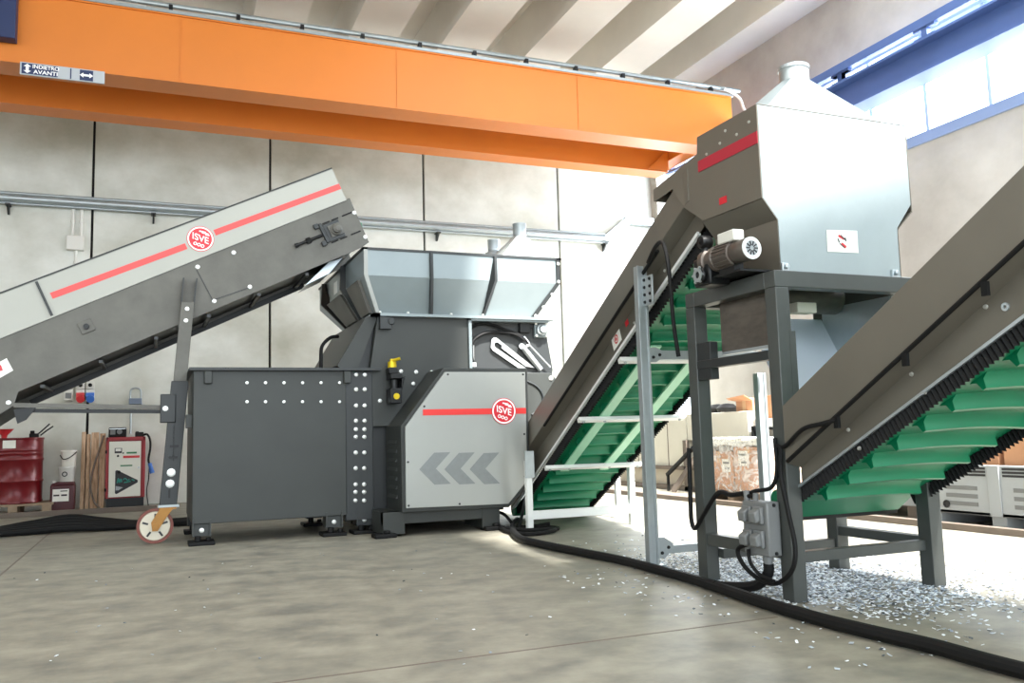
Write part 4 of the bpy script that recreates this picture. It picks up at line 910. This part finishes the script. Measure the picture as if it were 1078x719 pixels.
# white sticker on the hood front
q4 = [onY(*p, HY0-.001) for p in ((870, 242), (902, 243), (903.5, 266.5), (871, 265))]
bm = B(); prism(bm, q4, (0, -.002, 0)); ws = obj('sticker', bm, 'paper', hd, label='white sticker with black and red emblem')
c = onY(887, 254, HY0-.003)
bm = B(); bar(bm, c+V((-.025, -.0005, .028)), c+V((.01, -.0005, .012)), .012, .001, side=(0, 0, 1)); bar(bm, c+V((-.008, -.0005, -.012)), c+V((.02, -.0005, -.03)), .014, .001, side=(0, 0, 1)); obj('emblem_red', bm, 'decalred', ws)
bm = B(); bar(bm, c+V((-.03, -.001, .012)), c+V((-.022, -.001, -.008)), .007, .001, side=(1, 0, 0)); bar(bm, c+V((-.012, -.001, .03)), c+V((.022, -.001, .006)), .007, .001, side=(0, 0, 1)); bar(bm, c+V((-.02, -.001, -.012)), c+V((.012, -.001, -.034)), .006, .001, side=(0, 0, 1)); bar(bm, c+V((.022, -.001, .0)), c+V((.018, -.001, .02)), .006, .001, side=(1, 0, 0)); obj('emblem_black', bm, 'decaldark', ws)
for xx in (2.80, 3.50):
    bm = B(); box(bm, xx-.02, xx+.02, HY0-.015, HY0, 1.545, 1.585); cyl(bm, (xx, HY0-.015, 1.567), (xx, HY0-.03, 1.567), .012, seg=12); obj('clamp', bm, 'galv', hd, bevel=.003)
bm = B(); cyl(bm, (XL, 3.68, 1.72), (XLR-.02, 3.68, 1.72), .10, seg=28); obj('head_drum', bm, 'belt', dcv)
# gearmotor on the left side of the hood
mc = V((2.60, 3.28, 1.645)); ax = V((0, 1, 0))
bm = B(); lathe(bm, [(.050, .0), (.055, .008), (.055, .10), (.052, .105), (.052, .12), (.06, .122), (.06, .24), (.066, .245), (.066, .27), (.05, .275), (.05, .32), (.062, .325), (.062, .36), (.03, .37)], mc, 32, ax); gm = obj('gearmotor', bm, 'motor', dcv)
bm = B()
for k in range(20):
    t = 2*math.pi*k/20; dd = V((math.cos(t), 0, math.sin(t))); bar(bm, mc+dd*.058+ax*.125, mc+dd*.058+ax*.24, .004, .016, side=dd.cross(ax))
obj('cooling_fin', bm, 'motor', gm)
bm = B(); ring(bm, mc-ax*.003, ax, .036, .054, .006, 32); obj('fan_cover_ring', bm, 'white', gm, label='white fan cover ring')
bm = B(); cyl(bm, mc-ax*.001, mc+ax*.002, .036, seg=28); obj('fan_grille', bm, 'greypl', gm)
bm = B()
for k in range(10):
    t = 2*math.pi*k/10; dd = V((math.cos(t), 0, math.sin(t))); bar(bm, mc+dd*.012-ax*.003, mc+dd*.034-ax*.003, .006, .003, side=dd.cross(ax))
obj('grille_slot', bm, 'decaldark', gm)
bm = B(); box(bm, 2.56, 2.625, 3.36, 3.49, 1.70, 1.755); obj('terminal_box', bm, 'socket', gm, bevel=.006, label='pale terminal box')
bm = B(); box(bm, 2.555, 2.68, 3.56, 3.70, 1.52, 1.665); cyl(bm, (2.56, 3.63, 1.575), (2.535, 3.63, 1.575), .045, seg=20); cyl(bm, (2.68, 3.63, 1.60), (2.79, 3.63, 1.66), .03, seg=14); obj('gearbox', bm, 'blackm', gm, bevel=.01)
bm = B(); ring(bm, (2.535, 3.63, 1.575), (-1, 0, 0), .018, .036, .006, 22)
for k in range(6):
    t = 2*math.pi*k/6; cyl(bm, (2.535, 3.63+.04*math.cos(t), 1.575+.04*math.sin(t)), (2.527, 3.63+.04*math.cos(t), 1.575+.04*math.sin(t)), .007, seg=8)
obj('output_flange', bm, 'galvd', gm)
bm = B(); lathe(bm, [(.03, -.03), (.035, -.02), (.035, .02), (.03, .03)], (2.58, 3.62, 1.745), 20, (1, 0, 0)); cyl(bm, (2.54, 3.62, 1.745), (2.545, 3.62, 1.745), .012, seg=10); cyl(bm, (2.58, 3.62, 1.66), (2.58, 3.62, 1.72), .018, seg=12); obj('vent_filter', bm, 'blackm', gm)
bm = B(); sheet(bm, [(2.58, 3.35, 1.555), (2.79, 3.35, 1.555), (2.79, 3.72, 1.555), (2.58, 3.72, 1.555)], .01); box(bm, 2.585, 2.64, 3.40, 3.52, 1.56, 1.60); obj('motor_bracket', bm, 'blackm', gm)

# ------------------------------------------------------------------ support frame under the hood
fr = thing('support_frame', 'dark grey box-section stand with four legs carrying the hood', 'frame', (3.15, 3.6, 0))
FZ = 1.54
LG = [(2.70, 3.25), (2.70, 3.92), (3.53, 3.22), (3.53, 3.86)]
for i, (x, y) in enumerate(LG):
    bm = B(); box(bm, x, x+.08, y, y+.08, 0, FZ-.08 if i != 0 else FZ-.08); obj('leg', bm, 'frame', fr, bevel=.004)
bm = B(); box(bm, 2.70, 3.61, 3.25, 3.33, FZ-.08, FZ); obj('top_rail', bm, 'frame', fr, bevel=.004)
bm = B(); box(bm, 2.70, 3.61, 3.92, 4.0, FZ-.08, FZ); obj('top_rail', bm, 'frame', fr, bevel=.004)
bm = B(); box(bm, 2.70, 2.78, 3.33, 3.92, FZ-.08, FZ); obj('top_rail', bm, 'frame', fr, bevel=.004)
bm = B(); box(bm, 3.53, 3.61, 3.33, 3.92, FZ-.08, FZ); obj('top_rail', bm, 'frame', fr, bevel=.004)
bm = B(); box(bm, 2.70, 2.76, 3.33, 3.92, 1.12, 1.165); box(bm, 2.705, 2.755, 3.80, 3.92, 1.06, 1.26); obj('mid_rail', bm, 'anth2', fr, bevel=.003)
bm = B(); box(bm, 2.71, 2.77, 3.33, 3.92, .19, .25); obj('lower_rail', bm, 'frame', fr, bevel=.003)
bm = B(); box(bm, 2.78, 3.53, 3.255, 3.305, .175, .225); obj('lower_rail', bm, 'frame', fr, bevel=.003)
bm = B(); box(bm, 3.54, 3.60, 3.30, 3.86, .19, .24); obj('lower_rail', bm, 'frame', fr, bevel=.003)
bm = B(); box(bm, 2.78, 3.53, 3.88, 3.93, .12, .17); obj('lower_rail', bm, 'frame', fr, bevel=.003)
bm = B(); box(bm, 2.765, 2.80, 3.248, 3.262, .90, 1.25); obj('backing_plate', bm, 'frame', fr)
# chute inside the frame
ch = thing('chute', 'dirty steel chute hanging inside the stand under the hood', 'chute', (3.15, 3.6, 1.0))
bm = B(); sheet(bm, [(2.785, 3.35, 1.20), (2.785, 3.80, 1.20), (2.785, 3.80, 1.46), (2.785, 3.35, 1.46)], .008); obj('side_plate', bm, 'dirtysteel', ch)
bm = B(); box(bm, 2.765, 2.79, 3.36, 3.78, 1.185, 1.20); obj('bottom_lip', bm, 'galv', ch)
bm = B(); sheet(bm, [(3.0, 3.86, 1.40), (3.515, 3.86, 1.40), (3.515, 3.62, .98), (3.0, 3.62, .98)], .008); obj('back_plate', bm, mat('galvanized_painted_lit', srgb(214, 222, 232), .4, .2), ch)  # galvanized plate; its lit look is put into the pale colour
bm = B(); sheet(bm, [(3.52, 3.35, .95), (3.52, 3.85, .95), (3.52, 3.85, 1.46), (3.52, 3.35, 1.46)], .008); obj('side_plate', bm, 'galv', ch)
bm = B(); cyl(bm, (2.80, 3.74, 1.50), (3.51, 3.74, 1.50), .085, seg=24); obj('deflector', bm, 'dirtysteel', ch)
bm = B(); p = onY(847, 324.5, 3.50); box(bm, p.x-.062, p.x+.062, 3.48, 3.56, p.z-.025, p.z+.028); obj('cream_bar', bm, 'cream', ch, bevel=.004)

# ------------------------------------------------------------------ take-away conveyor (right)
tk = thing('takeaway_conveyor', 'large inclined takeaway conveyor with green cleated belt at right, rising towards the viewer', 'conveyor', (3.2, 2.4, 0))
tU, tL, tUR, tLR = 2.69, 2.775, 3.66, 3.575
t_top = lambda y: .965-.588*(y-3.116)
t_fold = lambda y: .70-.60*(y-3.147)-.01
t_bot = lambda y: .509-.530*(y-3.303)
t_belt = lambda y: t_bot(y)-.045
YA, YB = 3.30, 1.0
conv_side(tU, tL, -1, tk, YB, 3.235, t_top, t_fold, t_bot, 'side2')
conv_side(tUR, tLR, 1, tk, YB, 3.20, t_top, t_fold, t_bot, 'side2')
bm = B(); bar(bm, (tL-.006, 3.3, t_bot(3.3)-.012), (tL-.006, 2.03, t_bot(2.03)-.012), .012, .012, side=(1, 0, 0)); obj('edge_profile', bm, 'galv', tk)
bm = B(); bar(bm, (tLR, 3.3, t_bot(3.3)-.04), (tLR, YB, t_bot(YB)-.04), .016, .03, side=(1, 0, 0)); obj('edge_profile', bm, 'galv', tk)
bl3, d3, n3, L3 = conveyor_belt(tk, 3.34, t_belt(3.34), YB, t_belt(YB), tL+.024, tLR-.012, .165, .05, .02, .09)
corrugated(bl3, tL+.008, 3.34, t_belt(3.34), YB, t_belt(YB), .035, .024, .005, .036); corrugated(bl3, tLR-.03, 3.34, t_belt(3.34), YB, t_belt(YB), .065, .024, .006)
bm = B(); sheet(bm, [(tL, 3.34, t_belt(3.34)+.01), (tLR, 3.34, t_belt(3.34)+.01), (tLR, 3.46, .362), (tL, 3.46, .362)], .01); obj('tail_belt', bm, 'belt', tk)
bm = B(); cyl(bm, (tL, 3.42, .455), (tLR, 3.42, .455), .045, seg=24); obj('tail_roller', bm, 'belt', tk)
bm = B(); box(bm, tL, tLR, 3.462, 3.476, .340, .362); obj('tail_edge', bm, 'blackm', tk)
bolts(tk, [onX(*p, tL-.003) for p in ((893.5, 452.5), (960, 394), (1038, 323), (905, 472), (974, 413))], (-1, 0, 0), .008, .008)
c = onX(1059, 323, tL-.003); bm = B(); ring(bm, c, (-1, 0, 0), .006, .015, .006, 20); obj('grommet', bm, 'galv', tk)
# clipped cable along the fold
ys = [3.22, 3.05, 2.8, 2.5, 2.2, 1.9, 1.5, 1.2]
bm = B(); tube(bm, [(tU-.006, y, t_fold(y)-.004) for y in ys], .010, 8, 3); obj('clipped_cable', bm, 'black', tk)
first = None
for px, py in ((881, 442), (953, 376), (1037, 301)):
    c = onX(px, py, tU-.008)
    if first is None:
        bm = B(); box(bm, c.x-.008, c.x+.008, c.y-.012, c.y+.012, c.z-.035, c.z+.015); first = obj('cable_clip', bm, 'black', tk); c0 = c
    else: dup(first, c-c0)
# carrier bracket near the frame edge
c = onX(1074, 340, tL); bm = B(); box(bm, tL+.02, tLR, 1.98, 2.03, t_belt(2.0)-.09, t_belt(2.0)-.05); obj('cross_bar', bm, 'white', tk, bevel=.003)
bm = B(); box(bm, tL-.005, tL+.03, 1.97, 2.06, t_bot(2.03)-.05, t_bot(2.03)); obj('bar_bracket', bm, 'belt', tk)
for xx in (tL+.02, tLR-.08):
    bm = B(); box(bm, xx, xx+.06, 1.15, 1.21, 0, t_bot(1.18)); obj('leg', bm, 'frame', tk)

# ------------------------------------------------------------------ socket box on the stand and its cables
eb = thing('socket_box', 'grey electrical socket box with four outlets mounted on the stand', 'electrical box', (2.66, 3.40, .25))
bm = B(); box(bm, 2.62, 2.695, 3.305, 3.49, .205, .455); obj('body', bm, 'greypl2', eb, bevel=.008)
for iy in (3.36, 3.44):
    for iz in (.285, .395):
        bm = B(); box(bm, 2.60, 2.62, iy-.032, iy+.032, iz-.042, iz+.038); o = obj('outlet', bm, 'greypl2', eb, bevel=.006)
        bm = B(); prism(bm, [(2.60, iy-.027, iz+.03), (2.57, iy-.027, iz+.012), (2.575, iy-.027, iz-.035), (2.60, iy-.027, iz-.03)], (0, .054, 0)); obj('flap', bm, 'greypl2', o, bevel=.006)
bolts(eb, [(2.66, 3.305, z) for z in (.22, .44)], (0, -1, 0), .008, .006, 'blackm', 'screw')
bm = B(); cyl(bm, (2.655, 3.36, .14), (2.655, 3.36, .205), .02, seg=14); cyl(bm, (2.655, 3.36, .18), (2.655, 3.36, .205), .025, seg=8); obj('cable_gland', bm, 'greypl2', eb)
bm = B(); cyl(bm, (2.64, 3.47, .455), (2.64, 3.475, .50), .016, seg=12); obj('cable_gland', bm, 'greypl2', eb)
bm = B(); cyl(bm, (2.64, 3.41, .455), (2.64, 3.405, .49), .014, seg=12); obj('cable_gland', bm, 'greypl2', eb)
def cable(pts, r, lab, n=8, ridge=0):
    bm = B(); tube(bm, pts, r, 10, n, True, ridge); return tag(obj('black_cable', bm, 'black', None), lab, 'cable')
eP = lambda px, py, X=2.63: onX(px, py, X)
cable([eP(752, 535, 2.62) and V((2.64, 3.475, .49)), eP(770, 521, 2.63), eP(756, 519, 2.64), eP(742, 540, 2.66), eP(732, 556, 2.67), eP(728, 548, 2.67), eP(727, 530, 2.67), V((2.67, 3.99, .7))], .012, 'black cable arching from socket box to the left stand leg')
cable([V((2.64, 3.405, .48)), eP(784, 522, 2.64), eP(795, 517, 2.66), eP(812, 513, 2.68), eP(818, 495, 2.685), V((2.685, 3.30, .75))], .010, 'thin black cable from socket box top up the right stand leg')
cable([V((2.685, 3.30, .72)), onX(826, 470, 2.68), onX(845, 452, 2.66), onX(866, 446, 2.66), onX(880, 442, 2.675)], .010, 'black cable curving from right stand leg to the takeaway conveyor', 8)
cable([onX(822, 470, 2.68), onX(822, 500, 2.68), onX(830, 540, 2.67), onX(837, 575, 2.66), onX(834, 600, 2.65), onX(818, 614, 2.64), onX(800, 610, 2.63), onX(783, 595, 2.62), onX(777, 578, 2.62), V((2.62, 3.42, .26))], .011, 'black cable looping below the socket box around the right stand leg')
cable([onX(788, 578, 2.61), onX(790, 592, 2.61), onX(800, 605, 2.61), onX(815, 612, 2.62)], .009, 'short thin black cable hanging under the socket box')
cable([V((2.655, 3.36, .17)), V((2.655, 3.37, .12)), V((2.64, 3.44, .06)), V((2.60, 3.58, .035)), V((2.56, 3.66, .035))], .024, 'thick black conduit dropping from socket box to the floor', 10, .08)
# main floor cable
path = [V((3.05, 7.35, .03)), V((2.85, 6.95, .03)), V((2.70, 6.6, .03)), V((2.60, 6.3, .03)), V((2.52, 5.95, .03))]+[onZ(*p, .03) for p in ((580, 575), (620, 583), (655, 590), (690, 599), (740, 613), (800, 633), (860, 651), (920, 666), (985, 681))]+[V((2.50, 1.9, .03)), V((2.6, 1.2, .03))]
cable(path, .027, 'long thick black floor cable snaking past the stand into the foreground')
cable([V((2.72, 6.95, .02)), V((2.66, 6.6, .02)), V((2.72, 6.35, .02)), V((2.90, 6.38, .02)), V((3.05, 6.55, .02)), V((2.98, 6.80, .02)), V((2.8, 6.85, .02)), V((2.7, 6.75, .03)), V((2.76, 6.50, .035)), V((2.95, 6.48, .03)), V((3.10, 6.6, .02)), V((3.0, 6.9, .02))], .016, 'coiled black cable on the floor around the white foot frame')
cable([V((2.73, 7.2, .14)), V((2.8, 7.05, .12)), V((2.86, 6.95, .03)), V((2.95, 6.85, .02)), V((3.1, 6.75, .045))], .014, 'black cable falling from the silver guard base to the floor coil')

# ------------------------------------------------------------------ shredded flakes on the floor
random.seed(11)
bm = B(); fm = [0, 1, 2, 3]
def flake(x, y, s, z=0):
    a = random.random()*6.28; tilt = random.uniform(-.5, .5); L = s*random.uniform(.5, 1.3); w = s*random.uniform(.4, .9); h = .002
    d = V((math.cos(a), math.sin(a), tilt*.7)).normalized(); e = V((-math.sin(a), math.cos(a), random.uniform(-.3, .3))).normalized()
    c = V((x, y, z+.004+abs(tilt)*L*.4)); k = random.choice((0, 0, 0, 1, 1, 2, 3))
    vs = [bm.verts.new(c+d*L*i+e*w*j) for i, j in ((-.5, -.5), (.5, -.4), (.4, .5), (-.45, .4))]
    vt = [bm.verts.new(v.co+V((0, 0, h))) for v in vs]
    fs = [bm.faces.new(vs[::-1]), bm.faces.new(vt)]+[bm.faces.new([vs[i], vs[(i+1) % 4], vt[(i+1) % 4], vt[i]]) for i in range(4)]
    for f in fs: f.material_index = k
for _ in range(7500):
    x = random.gauss(3.15, .42); y = random.gauss(3.75, .55)
    if x < 2.64 or (x < 2.75 and y < 3.2) or y < 2.75: continue
    flake(x, y, .017)
for _ in range(1500):
    x = random.uniform(2.62, 4.1); y = random.gauss(3.6, .9)
    if y < 2.3: continue
    flake(x, y, .015)
for _ in range(120): flake(random.gauss(2.35, .18), random.uniform(2.3, 4.6), .015)
for _ in range(60): flake(random.uniform(-.8, 2.4), random.uniform(2.9, 6.4), .012)
fk = obj('shredded_flakes', bm, [mat('flake_white', srgb(232, 236, 240), .6), mat('flake_grey', srgb(176, 184, 192), .6), mat('flake_dark', srgb(70, 76, 82), .6), mat('flake_blue_grey', srgb(140, 150, 164), .6)], None, smooth=10)
tag(fk, 'scattered white and grey shredded plastic flakes on the floor under the stand', 'flakes'); fk['kind'] = 'stuff'

# ------------------------------------------------------------------ right background
cbn = thing('metal_cabinet', 'long cream sheet-metal cabinet on a brown base along the right wall', 'cabinet', (6.8, 10, 0))
bm = B(); box(bm, 6.5, 7.2, 9.75, 12.4, .30, 1.0); obj('case', bm, 'cream', cbn, bevel=.005)
bm = B(); box(bm, 6.5, 7.2, 8.45, 9.73, .66, 1.0); obj('upper_case', bm, 'cream', cbn, bevel=.005)
bm = B(); box(bm, 6.45, 7.2, 8.45, 12.4, .0, .06); box(bm, 6.45, 6.5, 8.4, 12.4, .27, .32); box(bm, 6.45, 6.5, 9.7, 9.78, 0, .66); box(bm, 6.45, 6.5, 8.4, 8.46, 0, .66); obj('base_frame', bm, 'brown', cbn)
bm = B(); box(bm, 6.52, 7.2, 8.5, 12.38, .06, .27); obj('base_panel', bm, mat('beige_panel', srgb(180, 170, 154), .7), cbn)
bm = B(); box(bm, 6.495, 6.5, 11.0, 11.012, .32, .98); box(bm, 6.495, 6.5, 10.2, 10.212, .32, .98); obj('door_seam', bm, 'brown', cbn)
bm = B(); bar(bm, (6.2, 9.68, 0.0), (6.40, 9.2, .62), .10, .02, side=(0, 1, 0)); tag(obj('steel_plank', bm, 'brown', None), 'grey-brown steel plank leaning against the cream cabinet', 'plank')
bm = B(); bar(bm, (6.30, 9.95, .21), (6.30, 9.15, .66), .04, .04); bar(bm, (6.30, 9.93, 0), (6.30, 9.93, .23), .03, .03); bar(bm, (6.30, 9.17, 0), (6.30, 9.17, .65), .03, .03); tag(obj('dark_strut', bm, 'blackm', None), 'dark inclined steel strut in front of the cream cabinet', 'strut')
bm = B()
for k, (a, b) in enumerate(((9.75, .25), (9.45, .2), (9.25, .2))): lathe(bm, [(.02, 1.0), (b*.6, 1.0), (b*.7, 1.06), (b*.4, 1.11), (.02, 1.12)], (6.8, a, 0), 14)
tag(obj('dark_cloth_heap', bm, 'black', None), 'heap of dark bags on top of the cream cabinet', 'bag')
# torn cardboard and boxes on the shelf
shf = thing('shelf_rack', 'dark steel shelf rack behind the wrapped pallet', 'shelf', (6.85, 7.9, 0))
for x_, y_ in ((6.5, 8.35), (7.15, 8.35), (6.5, 7.0), (7.15, 7.0)):
    bm = B(); box(bm, x_, x_+.05, y_, y_+.05, 0, .82); obj('upright', bm, 'blackm', shf)
for z in (.15, .5, .8):
    bm = B(); box(bm, 6.5, 7.2, 7.0, 8.40, z-.03, z); obj('shelf_board', bm, 'blackm', shf)
def carton(x0, x1, y0, y1, z0, z1, lab, m='card', flaps=False, grp=None, label_at=None):
    t = thing('cardboard_box', lab, 'box', ((x0+x1)/2, (y0+y1)/2, z0), grp)
    bm = B(); box(bm, x0, x1, y0, y1, z0, z1); obj('body', bm, m, t, bevel=.006)
    bm = B(); box(bm, x0-.001, x1+.001, (y0+y1)/2-.03, (y0+y1)/2+.03, z1-.001, z1+.002); box(bm, x0-.002, x0, (y0+y1)/2-.03, (y0+y1)/2+.03, z1-.12, z1); obj('tape', bm, mat('tape_tan', srgb(206, 170, 128), .4), t)
    if flaps:
        bm = B(); sheet(bm, [(x0, y0, z1), (x0, y1, z1), (x0-.14, y1, z1+.03), (x0-.12, y0, z1+.06)], .006); sheet(bm, [(x0, y1, z1), (x1, y1, z1), (x1, y1+.14, z1+.05), (x0, y1+.16, z1+.02)], .006); obj('flap', bm, m, t)
    if label_at:
        for (ya, yb, za, zb) in label_at:
            bm = B(); box(bm, x0-.004, x0-.001, ya, yb, za, zb); l_ = obj('paper_label', bm, 'paper', t)
            bm = B(); box(bm, x0-.006, x0-.004, ya+.02, yb-.02, zb-.05, zb-.03); box(bm, x0-.006, x0-.004, ya+.02, yb-.05, za+.03, za+.05); obj('label_print', bm, 'greypl2', l_)
    return t
carton(6.60, 7.0, 8.48, 8.80, 1.001, 1.13, 'low torn cardboard box lying on the cream cabinet top', 'card', True)
carton(6.60, 7.0, 7.85, 8.25, .80, 1.17, 'brown cardboard box with open flaps on the rack shelf', 'card', False)
carton(6.53, 6.58, 7.75, 8.15, .80, .90, 'small white carton in front of the brown box on the shelf', 'paper', False)
carton(6.60, 6.9, 7.35, 7.6, .80, .98, 'small tan cardboard box at the right end of the shelf', 'card', False)
# wrapped pallet
wp = thing('pallet', 'wooden pallet on the floor under the film-wrapped cartons', 'pallet', (6.05, 7.75, 0))
bm = B(); box(bm, 5.68, 6.42, 7.2, 8.32, .10, .13); obj('deck', bm, 'woodg', wp)
for y_ in (7.2, 7.70, 8.22):
    bm = B(); box(bm, 5.68, 6.42, y_, y_+.10, 0, .10); obj('bearer', bm, 'woodg', wp)
carton(5.74, 6.36, 7.26, 7.74, .131, .60, 'film-wrapped brown carton with labels, right one on the floor pallet', 'card', False, 'cartons on the wrapped pallet', [(7.5, 7.66, .40, .56)])
carton(5.74, 6.36, 7.76, 8.26, .131, .55, 'film-wrapped brown carton, left one on the floor pallet', 'card', False, 'cartons on the wrapped pallet', [(7.80, 7.95, .33, .47)])
bm = B(); random.seed(5)
N = 40; H = 14; rows = []
for j in range(H+1):
    z = .135+(.70-.135)*j/H; row = []
    for i in range(N):
        a = 2*math.pi*i/N; dx, dy = math.cos(a), math.sin(a); s = 1/max(abs(dx)/.36, abs(dy)/.545); s = s*(.9 if abs(abs(dx)/.36-abs(dy)/.545) < .15 else 1)
        jt = random.uniform(0, .012)
        row.append(bm.verts.new((6.05+dx*(s+jt), 7.76+dy*(s+jt), z+random.uniform(-.008, .008))))
    rows.append(row)
for a, b in zip(rows, rows[1:]):
    for i in range(N): bm.faces.new([a[i], a[(i+1) % N], b[(i+1) % N], b[i]])
tag(obj('stretch_film', bm, 'film', None, smooth=60), 'clear stretch film wrapped around the cartons on the pallet', 'film')
bm = B(); box(bm, 5.70, 6.40, 7.22, 8.30, .62, .69)
bmesh.ops.subdivide_edges(bm, edges=bm.edges[:], cuts=6, use_grid_fill=True)
for v in bm.verts: v.co += V((random.uniform(-.01, .01), random.uniform(-.01, .01), random.uniform(-.014, .014)))
tag(obj('foam_sheet', bm, 'paper', None, smooth=60), 'white crumpled foam sheet over the wrapped cartons', 'sheet')
# plastic pallet bin with tall cartons
pb = thing('pallet_bin', 'grey plastic pallet bin with slotted walls by the right wall', 'bin', (6.2, 4.7, 0))
bx0, bx1, by0, by1 = 5.72, 6.75, 3.9, 5.28
bm = B(); box(bm, bx0, bx1, by0, by1, .10, .13); box(bm, bx0, bx0+.03, by0, by1, .10, .475); box(bm, bx1-.03, bx1, by0, by1, .10, .475); box(bm, bx0, bx1, by0, by0+.03, .10, .475); box(bm, bx0, bx1, by1-.03, by1, .10, .475); obj('tub', bm, 'greypl', pb, bevel=.006)
for y_ in (by0-.005, by1-.14):
    bm = B(); box(bm, bx0-.02, bx0+.10, y_, y_+.145, 0, .48); obj('corner_post', bm, 'greypl', pb, bevel=.012)
bm = B(); box(bm, bx0-.012, bx0, 4.56, 4.66, .10, .475); obj('rib', bm, 'greypl', pb, bevel=.004)
for y_ in (by0+.02, 4.55, by1-.16):
    bm = B(); box(bm, bx0+.02, bx1-.02, y_, y_+.12, 0, .10); obj('runner', bm, 'greypl', pb)
bm = B(); box(bm, bx1-.1, bx1, by0, by1, 0, .48); obj('rear_wall', bm, 'greypl', pb)
for (ya, yb) in ((4.68, 5.12), (4.06, 4.54)):
    for z in (.40, .425, .45):
        bm = B(); m_ = (ya+yb)/2; box(bm, bx0-.003, bx0, ya, m_-.01, z-.008, z+.008); box(bm, bx0-.003, bx0, m_+.01, yb, z-.008, z+.008); obj('slot', bm, 'decaldark', pb)
    for z in (.18, .24, .30):
        bm = B(); box(bm, bx0-.003, bx0, ya+.08, yb-.08, z-.015, z+.015); obj('grille', bm, 'greypl2', pb)
bm = B(); cyl(bm, (bx0-.004, 5.04, .17), (bx0+.01, 5.04, .17), .022, seg=18); ring(bm, (bx0-.005, 5.04, .17), (-1, 0, 0), .022, .03, .006, 20); obj('drain', bm, 'decaldark', pb)
carton(5.80, 6.4, 4.62, 5.20, .131, .66, 'tall brown carton standing in the grey pallet bin, left one', 'card', False, 'cartons in the bin')
carton(5.80, 6.4, 4.0, 4.58, .131, .78, 'taller brown carton in the grey pallet bin, right one at frame edge', 'card', False, 'cartons in the bin')
pb2 = thing('plastic_crate', 'grey plastic crate with slotted end behind the stand, left of pallet bin', 'bin', (6.3, 6.1, 0))
bm = B(); box(bm, 5.95, 6.7, 5.55, 6.45, .10, .34); obj('tub', bm, 'greypl', pb2, bevel=.01)
for y_ in (5.56, 6.32):
    bm = B(); box(bm, 5.97, 6.68, y_, y_+.11, 0, .10); obj('runner', bm, 'brown', pb2)
bm = B(); box(bm, 5.945, 5.95, 5.7, 6.25, .2, .23); box(bm, 5.945, 5.95, 5.7, 6.25, .27, .30); obj('slot', bm, 'greypl2', pb2)
